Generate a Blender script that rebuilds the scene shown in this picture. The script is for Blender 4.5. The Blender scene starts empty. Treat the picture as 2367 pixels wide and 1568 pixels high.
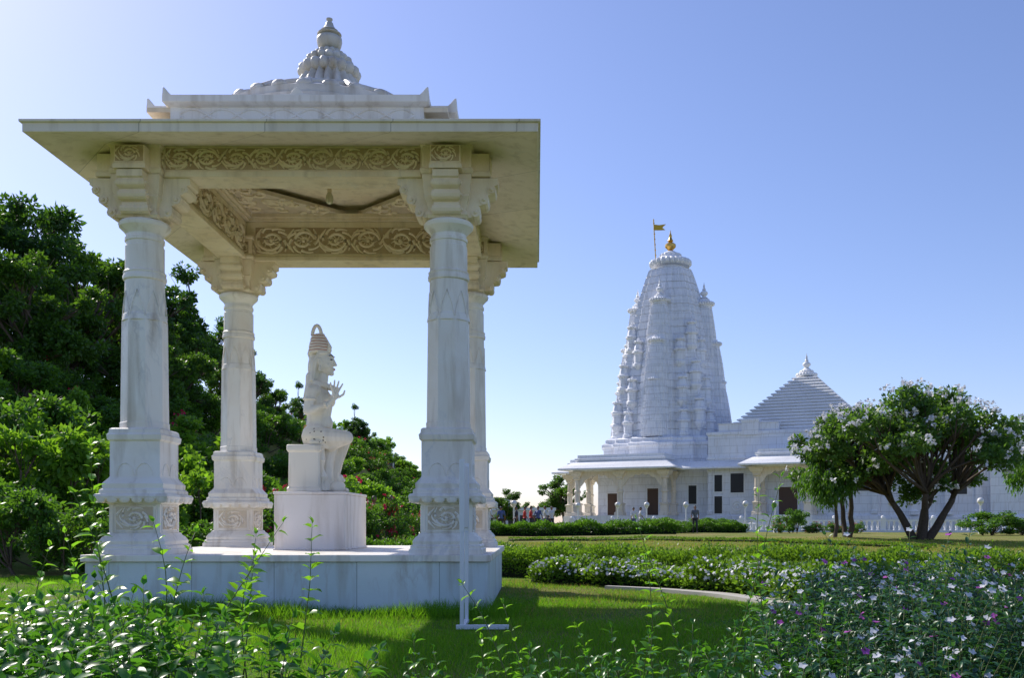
import bpy, math, random
import numpy as np
import bmesh
from mathutils import Vector, Matrix, noise
rnd = random.Random(7)
rng = np.random.default_rng(7)
sc = bpy.context.scene
EYE = 0.943
pi = math.pi

# ------------------------------------------------------------------ materials
def newmat(name):
    m = bpy.data.materials.new(name); m.use_nodes = True
    nt = m.node_tree; b = nt.nodes['Principled BSDF']
    return m, nt, b
def N(nt, t, **k):
    n = nt.nodes.new(t)
    for a, v in k.items(): setattr(n, a, v)
    return n
def mixc(nt, fac, a, b, mode='MIX'):
    n = nt.nodes.new('ShaderNodeMix'); n.data_type = 'RGBA'; n.blend_type = mode
    for sock, v in ((n.inputs[0], fac), (n.inputs[6], a), (n.inputs[7], b)):
        if isinstance(v, (int, float)): sock.default_value = v
        elif isinstance(v, tuple): sock.default_value = v if len(v) == 4 else v + (1,)
        else: nt.links.new(v, sock)
    return n.outputs[2]
def ramp(nt, src, p0, p1, c0=(0, 0, 0, 1), c1=(1, 1, 1, 1)):
    r = nt.nodes.new('ShaderNodeValToRGB')
    r.color_ramp.elements[0].position = p0; r.color_ramp.elements[1].position = p1
    r.color_ramp.elements[0].color = c0; r.color_ramp.elements[1].color = c1
    nt.links.new(src, r.inputs[0]); return r.outputs[0]
def noisen(nt, vec, scale, detail=5, dist=0.0, rough=0.55):
    n = nt.nodes.new('ShaderNodeTexNoise'); n.inputs['Scale'].default_value = scale
    n.inputs['Detail'].default_value = detail; n.inputs['Distortion'].default_value = dist
    n.inputs['Roughness'].default_value = rough
    nt.links.new(vec, n.inputs['Vector']); return n.outputs['Fac']
def marble(name, base, stain, vein=(0.55, 0.55, 0.57), brick=None, vs=1.2, bump=0.25, bs=30, grime=0.35, joint=0.35, veinamt=.3, c2v=.90):
    m, nt, b = newmat(name)
    tc = N(nt, 'ShaderNodeTexCoord').outputs['Object']
    mpv = N(nt, 'ShaderNodeMapping'); mpv.inputs['Rotation'].default_value = (.5, .6, .3); mpv.inputs['Scale'].default_value = (1, 1, .45)
    nt.links.new(tc, mpv.inputs[0])
    n1 = noisen(nt, mpv.outputs[0], vs, 9, .5, .6)
    va = ramp(nt, n1, 0.485, 0.50); vb = ramp(nt, n1, 0.50, 0.525)
    inv = mixc(nt, 1.0, va, vb, 'DIFFERENCE')
    msk = ramp(nt, noisen(nt, tc, vs * .8, 3), .48, .62)
    vf = mixc(nt, 1.0, mixc(nt, 1.0, inv, msk, 'MULTIPLY'), (veinamt,) * 3, 'MULTIPLY')
    c = mixc(nt, ramp(nt, noisen(nt, tc, vs * 0.7, 5, .4), .40, .70), base, stain)
    c2 = mixc(nt, vf, c, vein)
    mp = N(nt, 'ShaderNodeMapping'); mp.inputs['Scale'].default_value = (5, 5, 0.7)
    nt.links.new(tc, mp.inputs[0])
    g = ramp(nt, noisen(nt, mp.outputs[0], 1.4, 7, .3), 0.50, 0.78)
    c3 = mixc(nt, g, c2, mixc(nt, grime, c2, (0.36, 0.28, 0.18)))
    out = c3
    if brick:
        sep = N(nt, 'ShaderNodeSeparateXYZ'); nt.links.new(tc, sep.inputs[0])
        ad = N(nt, 'ShaderNodeMath', operation='ADD'); nt.links.new(sep.outputs[0], ad.inputs[0]); nt.links.new(sep.outputs[1], ad.inputs[1])
        cb = N(nt, 'ShaderNodeCombineXYZ'); nt.links.new(ad.outputs[0], cb.inputs[0]); nt.links.new(sep.outputs[2], cb.inputs[1])
        br = N(nt, 'ShaderNodeTexBrick'); nt.links.new(cb.outputs[0], br.inputs['Vector'])
        br.inputs['Scale'].default_value = 1.0
        br.inputs['Brick Width'].default_value = brick[0]; br.inputs['Row Height'].default_value = brick[1]
        br.inputs['Mortar Size'].default_value = brick[2]
        br.inputs['Color1'].default_value = (1, 1, 1, 1); br.inputs['Color2'].default_value = (c2v, c2v + .01, c2v + .03, 1)
        br.inputs['Mortar'].default_value = (1 - joint,) * 3 + (1,)
        out = mixc(nt, 1.0, c3, br.outputs['Color'], 'MULTIPLY')
    nt.links.new(out, b.inputs['Base Color'])
    rr = ramp(nt, noisen(nt, tc, 6, 4), .3, .7, (.38, .38, .38, 1), (.62, .62, .62, 1))
    nt.links.new(rr, b.inputs['Roughness'])
    bp = N(nt, 'ShaderNodeBump'); bp.inputs['Strength'].default_value = bump; bp.inputs['Distance'].default_value = 0.01
    nt.links.new(noisen(nt, tc, bs, 6), bp.inputs['Height']); nt.links.new(bp.outputs[0], b.inputs['Normal'])
    return m
def plain(name, col, rough=0.6, metal=0.0, var=0.15, scale=8):
    m, nt, b = newmat(name)
    tc = N(nt, 'ShaderNodeTexCoord').outputs['Object']
    d = tuple(c * (1 - var) for c in col)
    nt.links.new(mixc(nt, noisen(nt, tc, scale, 4), col, d), b.inputs['Base Color'])
    b.inputs['Roughness'].default_value = rough; b.inputs['Metallic'].default_value = metal
    return m
def leafmat(name, dark, light, trans=0.4, tcol=None, rough=0.45, spec=0.4, nscale=0.6):
    m, nt, b = newmat(name)
    geo = N(nt, 'ShaderNodeNewGeometry')
    tc = N(nt, 'ShaderNodeTexCoord').outputs['Object']
    n = ramp(nt, noisen(nt, tc, nscale, 3), .35, .68)
    c1 = mixc(nt, geo.outputs['Random Per Island'], dark, light)
    c = mixc(nt, mixc(nt, 0.35, (0, 0, 0), n), c1, light)
    nt.links.new(c, b.inputs['Base Color'])
    b.inputs['Roughness'].default_value = rough
    b.inputs['Specular IOR Level'].default_value = spec
    tr = N(nt, 'ShaderNodeBsdfTranslucent')
    tcol = tcol or tuple(min(1, x * y) for x, y in zip(light, (2.1, 2.0, 0.7)))
    nt.links.new(mixc(nt, geo.outputs['Random Per Island'], tuple(x * .6 for x in tcol), tcol), tr.inputs[0])
    ms = N(nt, 'ShaderNodeMixShader'); ms.inputs[0].default_value = trans
    nt.links.new(b.outputs[0], ms.inputs[1]); nt.links.new(tr.outputs[0], ms.inputs[2])
    nt.links.new(ms.outputs[0], nt.nodes['Material Output'].inputs[0])
    return m

M_pil = marble('pillar_marble', (.88, .85, .80), (.80, .72, .62), vs=1.6, grime=.65, veinamt=.5)
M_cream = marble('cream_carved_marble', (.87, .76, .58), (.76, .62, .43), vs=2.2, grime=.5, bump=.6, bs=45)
M_recess = marble('shaded_soiled_carving_ground', (.50, .38, .24), (.40, .29, .17), vs=4, grime=.5, bump=.6, bs=45)  # dark base colour paints in recess shade along with dirt behind the scrolls
M_recess2 = marble('shaded_soiled_carving_ground_pale', (.66, .57, .45), (.56, .46, .34), vs=4, grime=.5, bump=.6, bs=45)  # paler variant, recess shade and dirt both put into the colour
M_soff = marble('soffit_marble', (.85, .76, .62), (.76, .65, .49), brick=(1.25, 9, .006), vs=1.0, grime=.5, joint=.4)
M_plin = marble('plinth_marble', (.72, .79, .83), (.60, .70, .73), brick=(.86, 5, .005), vs=1.6, grime=.55, joint=.45, veinamt=.5)
M_stat = marble('statue_marble', (.90, .84, .73), (.87, .79, .66), vs=.8, grime=.45, bump=.1, veinamt=.1)
M_roofm = marble('roof_marble', (.72, .68, .63), (.50, .47, .43), vs=3.5, grime=.8)
M_tem = marble('temple_marble', (.89, .89, .91), (.80, .82, .86), brick=(1.3, .62, .022), vs=.4, grime=.3, bump=.1, bs=4, joint=.25, veinamt=.4, c2v=.91)
M_temp = marble('temple_plain_marble', (.88, .88, .88), (.80, .80, .80), vs=.5, grime=.3, bump=.1, bs=4, veinamt=.2)
M_temc = marble('temple_cream', (.84, .75, .62), (.72, .62, .47), vs=.7, grime=.4, bump=.3, bs=8, veinamt=.1)
M_dark = plain('dark_opening', (.03, .028, .03), .3)
M_door = plain('door_wood', (.09, .045, .025), .5)
M_gold = plain('gold', (.75, .45, .10), .3, .85)
M_flag = plain('flag_cloth', (.62, .42, .05), .8)
M_white = plain('white_paint', (.80, .82, .86), .4, var=.08)
M_black = plain('black_paint', (.02, .02, .02), .4)
M_iron = plain('fence_iron', (.05, .06, .08), .5)
M_bark = plain('bark', (.16, .12, .09), .9, var=.55, scale=5)
M_barkl = plain('bark_grey', (.13, .095, .07), .9, var=.7, scale=12)
M_stem = plain('green_stem', (.12, .16, .04), .6, var=.4)
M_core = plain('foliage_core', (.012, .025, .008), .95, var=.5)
M_path = plain('path_concrete', (.56, .53, .49), .85, var=.3, scale=4)
L_tree = leafmat('tree_leaves', (.024, .072, .014), (.08, .18, .025), .44)
L_plum = leafmat('plumeria_leaves', (.030, .075, .020), (.095, .20, .045), .42)
L_tree2 = leafmat('tree_leaves_dark', (.016, .05, .016), (.058, .145, .028), .40)
L_lite = leafmat('light_leaves', (.06, .16, .02), (.16, .32, .04), .52)
L_bush = leafmat('bush_leaves', (.028, .09, .015), (.09, .21, .03), .46)
L_hedge = leafmat('hedge_leaves', (.06, .14, .02), (.13, .25, .035), .45)
L_fg = leafmat('foreground_leaves', (.022, .10, .02), (.075, .23, .035), .40, rough=.33, spec=.55, nscale=2)
L_fg2 = leafmat('periwinkle_leaves', (.014, .065, .035), (.045, .14, .055), .32, rough=.36, spec=.5, nscale=2)
L_shoot = leafmat('shoot_leaves', (.08, .23, .03), (.15, .34, .04), .55, rough=.35)
L_grass = leafmat('grass_blades', (.05, .165, .012), (.14, .32, .025), .48, rough=.6, spec=.2, nscale=.9)
L_white = leafmat('white_petals', (.75, .75, .80), (.85, .85, .88), .3, tcol=(.75, .75, .8), spec=.2)
L_pink = leafmat('pink_petals', (.42, .08, .40), (.6, .16, .6), .35, tcol=(.55, .15, .5), spec=.2)
L_red = leafmat('red_petals', (.5, .01, .05), (.7, .03, .15), .35, tcol=(.7, .03, .12), spec=.2)
L_dry = leafmat('dry_grass', (.22, .21, .07), (.34, .32, .12), .3, rough=.8, spec=.1)

# ------------------------------------------------------------------ mesh helpers
class MB:
    def __init__(s): s.v = []; s.f = []; s.m = []
    def add(s, vs, fs, mat=0):
        o = len(s.v); s.v += [tuple(v) for v in vs]; s.f += [[i + o for i in f] for f in fs]; s.m += [mat] * len(fs)
    def box(s, x0, x1, y0, y1, z0, z1, mat=0):
        s.add([(x0, y0, z0), (x1, y0, z0), (x1, y1, z0), (x0, y1, z0), (x0, y0, z1), (x1, y0, z1), (x1, y1, z1), (x0, y1, z1)],
              [(0, 3, 2, 1), (4, 5, 6, 7), (0, 1, 5, 4), (1, 2, 6, 5), (2, 3, 7, 6), (3, 0, 4, 7)], mat)
    def loft(s, secs, mat=0, cap=True):
        n = len(secs[0]); vs = [p for q in secs for p in q]; fs = []
        for k in range(len(secs) - 1):
            for i in range(n):
                j = (i + 1) % n
                fs.append((k * n + i, k * n + j, (k + 1) * n + j, (k + 1) * n + i))
        if cap: fs += [tuple(range(n))[::-1], tuple(range((len(secs) - 1) * n, len(secs) * n))]
        s.add(vs, fs, mat)
    def sq(s, cx, cy, prof, mat=0):
        s.loft([[(cx - h, cy - h, z), (cx + h, cy - h, z), (cx + h, cy + h, z), (cx - h, cy + h, z)] for h, z in prof], mat)
    def rect(s, x0, x1, y0, y1, prof, mat=0):  # prof: (grow,z)
        s.loft([[(x0 - g, y0 - g, z), (x1 + g, y0 - g, z), (x1 + g, y1 + g, z), (x0 - g, y1 + g, z)] for g, z in prof], mat)
    def ring(s, cx, cy, prof, n=24, nf=0, fd=0.0, mat=0, rot=0.0):
        secs = []
        for r, z in prof:
            q = []
            for i in range(n):
                a = 2 * pi * i / n + rot
                rr = r * (1 - fd * (1 - abs(math.sin(a * nf / 2)) ) ) if nf else r
                q.append((cx + rr * math.cos(a), cy + rr * math.sin(a), z))
            secs.append(q)
        s.loft(secs, mat)
    def tube(s, pts, rads, n=6, mat=0):
        pts = [Vector(p) for p in pts]
        secs = []
        ref = Vector((0, 0, 1))
        for i, p in enumerate(pts):
            t = (pts[min(i + 1, len(pts) - 1)] - pts[max(i - 1, 0)])
            if t.length < 1e-9: t = Vector((0, 0, 1))
            t.normalize()
            if abs(t.dot(ref)) > .97 and i == 0: ref = Vector((1, 0, 0))
            a = t.cross(ref)
            if a.length < 1e-4: a = t.orthogonal()
            a.normalize(); b = t.cross(a).normalized()
            r = rads[i] if hasattr(rads, '__len__') else rads
            secs.append([tuple(p + a * (r * math.cos(2 * pi * k / n)) + b * (r * math.sin(2 * pi * k / n))) for k in range(n)])
        s.loft(secs, mat)
    def extrude(s, poly, f, w0, w1, mat=0):
        s.loft([[f(a, b, w0) for a, b in poly], [f(a, b, w1) for a, b in poly]], mat)
    def ell(s, c, r, mat=0, nu=12, nv=8, R=None):
        secs = []
        for j in range(1, nv):
            ph = pi * j / nv - pi / 2
            q = []
            for i in range(nu):
                a = 2 * pi * i / nu
                v = Vector((r[0] * math.cos(ph) * math.cos(a), r[1] * math.cos(ph) * math.sin(a), r[2] * math.sin(ph)))
                if R: v = R @ v
                q.append((c[0] + v.x, c[1] + v.y, c[2] + v.z))
            secs.append(q)
        s.loft(secs, mat)
    def torus(s, c, R, r, n=24, k=8, mat=0, sx=1, sy=1, M=None):
        vs = []; fs = []
        for i in range(n):
            a = 2 * pi * i / n
            for j in range(k):
                b = 2 * pi * j / k
                v = Vector(((R * sx + r * math.cos(b)) * math.cos(a), (R * sy + r * math.cos(b)) * math.sin(a), r * math.sin(b)))
                if M: v = M @ v
                vs.append((c[0] + v.x, c[1] + v.y, c[2] + v.z))
                fs.append((i * k + j, ((i + 1) % n) * k + j, ((i + 1) % n) * k + (j + 1) % k, i * k + (j + 1) % k))
        s.add(vs, fs, mat)
    def arrays(s):
        tri = []; mt = []
        for f, m in zip(s.f, s.m):
            for k in range(1, len(f) - 1): tri.append((f[0], f[k], f[k + 1])); mt.append(m)
        return np.array(s.v, dtype=np.float64).reshape(-1, 3), np.array(tri, dtype=np.int64).reshape(-1, 3), np.array(mt, dtype=np.int64)

def link(o, parent=None):
    sc.collection.objects.link(o)
    if parent: o.parent = parent
    return o
def empty(name, loc=(0, 0, 0), rz=0):
    e = bpy.data.objects.new(name, None); e.empty_display_size = .3; e.location = loc; e.rotation_euler = (0, 0, rz)
    sc.collection.objects.link(e); return e
def obj(name, mb, mats, parent=None, bevel=0, smooth=True, ang=35, loc=None, rz=0):
    me = bpy.data.meshes.new(name)
    me.from_pydata(mb.v, [], mb.f)
    for m in mats: me.materials.append(m)
    me.polygons.foreach_set('material_index', mb.m)
    bm = bmesh.new(); bm.from_mesh(me)
    bmesh.ops.recalc_face_normals(bm, faces=bm.faces); bm.to_mesh(me); bm.free()
    if smooth:
        me.polygons.foreach_set('use_smooth', [True] * len(me.polygons))
        me.set_sharp_from_angle(angle=math.radians(ang))
    o = bpy.data.objects.new(name, me)
    if loc: o.location = loc
    o.rotation_euler[2] = rz
    if bevel:
        b = o.modifiers.new('bevel', 'BEVEL'); b.width = bevel; b.segments = 2; b.limit_method = 'ANGLE'; b.angle_limit = math.radians(40)
    return link(o, parent)
def np_mesh(name, parts, mats, smooth=False):
    vs = []; ts = []; ms = []; off = 0
    for v, t, m in parts:
        if len(v) == 0 or len(t) == 0: continue
        vs.append(v); ts.append(t + off); off += len(v)
        ms.append(np.full(len(t), m) if np.isscalar(m) else m)
    V = np.concatenate(vs); T = np.concatenate(ts); Mi = np.concatenate(ms)
    me = bpy.data.meshes.new(name)
    me.vertices.add(len(V)); me.vertices.foreach_set('co', V.astype(np.float32).ravel())
    me.loops.add(len(T) * 3); me.loops.foreach_set('vertex_index', T.astype(np.int32).ravel())
    me.polygons.add(len(T)); me.polygons.foreach_set('loop_start', np.arange(0, len(T) * 3, 3, dtype=np.int32))
    me.polygons.foreach_set('material_index', Mi.astype(np.int32))
    for m in mats: me.materials.append(m)
    me.update(calc_edges=True); me.validate()
    if smooth: me.polygons.foreach_set('use_smooth', np.ones(len(me.polygons), dtype=bool))
    return me
def meobj(name, me, loc=(0, 0, 0), rz=0, s=1, parent=None):
    o = bpy.data.objects.new(name, me); o.location = loc; o.rotation_euler[2] = rz
    o.scale = s if hasattr(s, '__len__') else (s, s, s)
    return link(o, parent)
def nrm(a): return a / (np.linalg.norm(a, axis=1, keepdims=True) + 1e-9)
def rvec(n): return nrm(rng.normal(size=(n, 3)))
def small_leaves(pos, d, nn, L, asp=.5):
    n = len(pos); d = nrm(d); side = nrm(np.cross(d, nn)); L = np.broadcast_to(np.asarray(L, float), (n,))[:, None]
    v = np.stack([pos, pos + d * L * .45 + side * L * asp * .5, pos + d * L, pos + d * L * .45 - side * L * asp * .5], 1).reshape(-1, 3)
    b = np.arange(n)[:, None] * 4
    t = np.concatenate([b + np.array([[0, 1, 2]]), b + np.array([[0, 2, 3]])], 0)
    return v, t
def big_leaves(pos, d, nn, L, asp=.55, fold=.12, droop=.25):
    n = len(pos); d = nrm(d); side = nrm(np.cross(d, nn)); up = nrm(np.cross(side, d)); L = np.broadcast_to(np.asarray(L, float), (n,))[:, None]
    W = L * asp * .5
    def P(a, b, c): return pos + d * L * a + side * W * b + up * L * c
    v = np.stack([P(0, 0, 0), P(.3, -.95, fold), P(.32, 0, 0.02), P(.3, .95, fold), P(.68, -.72, fold - droop * .4), P(.68, 0, -droop * .3), P(.68, .72, fold - droop * .4), P(1, 0, -droop)], 1).reshape(-1, 3)
    T = np.array([[0, 1, 2], [0, 2, 3], [1, 4, 5], [1, 5, 2], [2, 5, 6], [2, 6, 3], [4, 7, 5], [5, 7, 6]])
    b = (np.arange(n) * 8)[:, None, None]
    return v, (b + T[None]).reshape(-1, 3)

def S(t): t = np.clip(t, 0, 1); return t * t * (3 - 2 * t)
def ground(x, y):
    x = np.asarray(x, float); y = np.asarray(y, float)
    g = .3 * S((y - 14) / 36)
    xb = 8.5 - .035 * np.clip(y - 20, 0, 80)
    hz = np.clip(5.1 + .05 * (y - 34), 4.5, 7.3)
    hill = hz * S((-x - xb) / 10.5) * S((y - 14) / 14) * (1 - .95 * S((y - 88) / 50))
    hill += .09 * np.clip(-x - 19, 0, 60) * S((y - 14) / 14)
    mound = .22 * np.exp(-(((x - 10) / 7.0) ** 2 + ((y - 40) / 9.0) ** 2))
    bumps = .02 * np.sin(x * 1.3 + y * .7) * np.sin(y * .9 - x * .4) * S((y - 14.5) / 6)
    return g + hill + mound + bumps
def G(x, y): return float(ground(x, y))

# ------------------------------------------------------------------ ground
xs = np.unique(np.concatenate([np.linspace(-1500, -80, 12), np.linspace(-80, -30, 20), np.linspace(-30, 45, 140), np.linspace(45, 120, 16), np.linspace(120, 1500, 10)]))
ys = np.unique(np.concatenate([np.linspace(-40, 2, 10), np.linspace(2, 60, 110), np.linspace(60, 180, 70), np.linspace(180, 3000, 18)]))
XX, YY = np.meshgrid(xs, ys)
ZZ = ground(XX, YY)
V = np.stack([XX, YY, ZZ], -1).reshape(-1, 3)
nx = len(xs); ny = len(ys)
I = (np.arange(ny - 1)[:, None] * nx + np.arange(nx - 1)[None]).ravel()
T = np.concatenate([np.stack([I, I + 1, I + nx + 1], 1), np.stack([I, I + nx + 1, I + nx], 1)])
mg, nt, b = newmat('lawn_ground')
tc = N(nt, 'ShaderNodeTexCoord').outputs['Object']
c = mixc(nt, ramp(nt, noisen(nt, tc, 3.0, 6), .35, .65), (.06, .14, .018), (.12, .19, .03))
c = mixc(nt, ramp(nt, noisen(nt, tc, .35, 5, .5), .42, .62), c, (.22, .20, .075))
sep = N(nt, 'ShaderNodeSeparateXYZ'); nt.links.new(tc, sep.inputs[0])
mr = N(nt, 'ShaderNodeMapRange'); nt.links.new(sep.outputs[1], mr.inputs[0]); mr.inputs[1].default_value = 9; mr.inputs[2].default_value = 30
mul = N(nt, 'ShaderNodeMath', operation='MULTIPLY'); nt.links.new(mr.outputs[0], mul.inputs[0]); mul.inputs[1].default_value = .75
c = mixc(nt, mul.outputs[0], c, mixc(nt, ramp(nt, noisen(nt, tc, .5, 8, .5), .35, .62), (.17, .22, .04), (.30, .25, .10)))
nt.links.new(c, b.inputs['Base Color']); b.inputs['Roughness'].default_value = .95; b.inputs['Specular IOR Level'].default_value = .1
bp = N(nt, 'ShaderNodeBump'); bp.inputs['Strength'].default_value = .8; bp.inputs['Distance'].default_value = .05
nt.links.new(noisen(nt, tc, 25, 8), bp.inputs['Height']); nt.links.new(bp.outputs[0], b.inputs['Normal'])
me = np_mesh('ground', [(V, T, 0)], [mg], True)
meobj('ground', me)

# ------------------------------------------------------------------ pavilion
PX, PY = -2.603, 12.13
AX = [-4.253, -.953]; AY = [10.48, 13.78]
PT = .611
pav = empty('marble_pavilion')
mb = MB()
mb.box(-4.70, -.51, 10.04, 14.22, -.1, PT - .075)
mb.box(-4.735, -.475, 10.005, 14.255, PT - .073, PT, 1)
obj('plinth', mb, [M_plin, M_pil], pav, bevel=.008)

def scrolls(mb, O, Sd, Nn, L, H, n, mat=0, seed=0, back=None):
    O = Vector(O); Sd = Vector(Sd); Nn = Vector(Nn); Z = Vector((0, 0, 1)); w = L / n
    r_ = random.Random(seed)
    def P(a, b, h=0.0): return O + Sd * a + Z * b + Nn * h
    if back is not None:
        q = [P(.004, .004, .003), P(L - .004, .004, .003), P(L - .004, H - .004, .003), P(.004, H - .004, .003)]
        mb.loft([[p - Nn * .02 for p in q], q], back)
    for i in range(n):
        cx = (i + .5) * w; cz = H * .5; fl = 1 if i % 2 else -1; R = .39 * H * r_.uniform(.92, 1.04)
        sx = min(1.25, w / H)
        pts = []; rad = []
        tw = 2 * pi * r_.uniform(1.3, 1.6); ph0 = r_.uniform(0, .6)
        for k in range(27):
            u = k / 26; th = u * tw + ph0; rr = R * (1 - .86 * u)
            pts.append(P(cx + rr * math.cos(th) * sx * fl, cz + rr * math.sin(th) * fl, .006)); rad.append(H * (.066 - .010 * u))
        mb.tube(pts, rad, 6, mat)
        mb.ell(P(cx, cz, .008), (H * .08,) * 3, mat, 8, 6)
        for k in range(9):
            a0 = 2 * pi * k / 9 + r_.random() * .4
            p2 = []; r2 = []; ex = r_.uniform(.28, .5)
            for q in range(5):
                u = q / 4; a = a0 + u * .8 * fl; rr = R * (1.0 + ex * u)
                x_ = max(.02, min(L - .02, cx + rr * sx * math.cos(a))); z_ = max(H * .05, min(H * .95, cz + rr * math.sin(a)))
                p2.append(P(x_, z_, .006)); r2.append(H * (.062 - .036 * u))
            mb.tube(p2, r2, 5, mat)
            a1 = a0 + .4
            mb.tube([P(cx + R * q_ * sx * math.cos(a1 + q_), cz + R * q_ * math.sin(a1 + q_), .004) for q_ in (.25, .5, .75)], [H * .02, H * .028, H * .015], 4, mat)
        for sg in (-1, 1):
            p2 = [P(max(.01, min(L - .01, i * w + t * w * .2)), H * (.5 + sg * (.1 + .34 * t)), .005) for t in (0, .35, .7, 1)]
            mb.tube(p2, [H * .055, H * .055, H * .04, H * .015], 5, mat)

def pillar(cx, cy, name):
    mb = MB()
    mb.sq(cx, cy, [(.385, PT), (.385, .66), (.37, .675), (.37, .70), (.345, .715), (.35, .75), (.325, .79), (.30, .81), (.29, .83), (.27, .84),
                   (.27, 1.14), (.30, 1.16), (.31, 1.19), (.385, 1.20), (.39, 1.225), (.375, 1.25), (.345, 1.255), (.345, 1.29), (.335, 1.30), (.32, 1.31), (.325, 1.36), (.30, 1.39), (.275, 1.42),
                   (.265, 1.44), (.265, 1.81), (.285, 1.83), (.292, 1.88), (.275, 1.90), (.27, 1.94), (.25, 1.955)])
    for sx, sy in ((0, -1), (0, 1), (1, 0), (-1, 0)):
        for k in range(6):
            t = -.325 + k * .13
            px = cx + (t if sx == 0 else sx * .372); py = cy + (t if sy == 0 else sy * .372)
            mb.ell((px, py, 1.196), (.06 if sx == 0 else .018, .06 if sy == 0 else .018, .045), 0, 8, 6)
    for (dx, dy, Sd) in ((0, -1, (1, 0, 0)), (1, 0, (0, 1, 0)), (-1, 0, (0, -1, 0)), (0, 1, (-1, 0, 0))):
        Nn = Vector((dx, dy, 0)); Sv = Vector(Sd)
        O = Vector((cx, cy, .87)) + Nn * .272 - Sv * .20
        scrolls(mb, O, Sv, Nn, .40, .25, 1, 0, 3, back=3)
        for s_ in (-.23, .23):
            p = Vector((cx, cy, 0)) + Nn * .272 + Sv * s_
            mb.tube([p + Vector((0, 0, .85)), p + Vector((0, 0, 1.13))], .008, 4, 0)
        for z_ in (.852, 1.132):
            p = Vector((cx, cy, z_)) + Nn * .272
            mb.tube([p - Sv * .23, p + Sv * .23], .008, 4, 0)
        for k in (-.1, .1):
            c0 = Vector((cx, cy, 1.45)) + Nn * .266 + Sv * k
            mb.tube([c0 + Sv * (.09 * math.cos(a)) + Vector((0, 0, .13 * math.sin(a))) for a in np.linspace(0, pi, 9)], .006, 4, 0)
    r8 = pi / 8
    def o8(ap): return ap / math.cos(pi / 8)
    mb.ring(cx, cy, [(o8(.235), 1.955), (o8(.235), 2.02), (o8(.228), 2.03), (o8(.216), 3.12)], 8, rot=r8)
    mb.ring(cx, cy, [(.236, 3.12), (.222, 3.19), (.213, 3.20), (.206, 3.56)], 16, rot=pi / 16)
    for k in range(8):
        a = 2 * pi * k / 8
        c0 = Vector((cx, cy, 0)); er = Vector((math.cos(a), math.sin(a), 0)); et = Vector((-math.sin(a), math.cos(a), 0))
        pts = [c0 + er * .210 + et * (.082 * t) + Vector((0, 0, 3.16 + .28 * (1 - abs(t)) ** .7)) for t in np.linspace(-1, 1, 9)]
        mb.tube(pts, .006, 4, 0)
    mb.ring(cx, cy, [(.206, 3.56), (.222, 3.57), (.226, 3.60), (.215, 3.63), (.222, 3.65), (.205, 3.67), (.196, 3.68), (.192, 3.98), (.205, 3.985), (.205, 4.02), (.193, 4.03),
                     (.192, 4.06), (.215, 4.09), (.262, 4.135), (.27, 4.165), (.255, 4.19), (.225, 4.205)], 28)
    mb.ring(cx, cy, [(.2, 3.67), (.204, 3.675), (.204, 3.93), (.19, 3.94)], 28, nf=14, fd=.03)
    mb.sq(cx, cy, [(.20, 4.20), (.225, 4.23), (.215, 4.25), (.20, 4.28), (.215, 4.36), (.24, 4.42), (.235, 4.44), (.245, 4.47), (.25, 4.56), (.26, 4.60), (.26, 4.648)], 1)
    prof = [(.15, 4.215), (.25, 4.225), (.31, 4.25), (.345, 4.29), (.35, 4.33), (.335, 4.35), (.39, 4.36), (.43, 4.39), (.445, 4.43), (.43, 4.46), (.47, 4.475), (.51, 4.49), (.52, 4.53), (.50, 4.56), (.54, 4.575), (.54, 4.646), (.15, 4.646)]
    for dx, dy in ((1, 0), (-1, 0), (0, 1), (0, -1)):
        e = Vector((dx, dy, 0)); t = Vector((-dy, dx, 0)); k = .66 if (dy == -1) else 1.0
        def f(a, b_, w): return tuple(Vector((cx, cy, b_)) + e * (.15 + (a - .15) * k) + t * w)
        mb.extrude(prof, f, -.135, .135, 1)
        for (a, z_, r) in ((.30, 4.275, .05), (.39, 4.41, .05), (.47, 4.52, .04)):
            p = Vector((cx, cy, z_)) + e * (.15 + (a - .15) * k)
            mb.tube([p - t * .15, p + t * .15], r, 10, 1)
            for w_ in (-.152, .152):
                mb.ell(p + t * w_, (.022, .022, .022), 1, 8, 6)
    mb.sq(cx, cy, [(.262, 4.652), (.28, 4.68), (.28, 4.70), (.262, 4.72), (.262, 4.93), (.28, 4.945), (.28, 4.975)], 1)
    ox = -1 if cx < PX else 1; oy = -1 if cy < PY else 1
    for dx, dy in ((ox, 0), (0, oy)):
        x0, x1 = sorted((cx + dx * .2, cx + dx * .46)) if dx else (cx - .17, cx + .17)
        y0, y1 = sorted((cy + dy * .2, cy + dy * .42)) if dy else (cy - .17, cy + .17)
        mb.rect(x0, x1, y0, y1, [(0, 4.655), (0, 4.70), (-.012, 4.72), (-.012, 4.90)], 1)
    for (dx, dy) in ((0, -1), (1, 0), (-1, 0), (0, 1)):
        Nn = Vector((dx, dy, 0)); Sv = Vector((-dy, dx, 0))
        off = .41 if (dy == oy and dx == 0) else (.45 if (dx == ox and dy == 0) else .264)
        wd = .15 if off > .3 else .22
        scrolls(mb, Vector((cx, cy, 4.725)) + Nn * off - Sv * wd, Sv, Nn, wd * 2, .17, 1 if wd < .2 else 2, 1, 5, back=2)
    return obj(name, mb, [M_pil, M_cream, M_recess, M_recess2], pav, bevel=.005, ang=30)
k = 0
for ax in AX:
    for ay in AY:
        k += 1; pillar(ax, ay, 'pillar_%d' % k)

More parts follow.
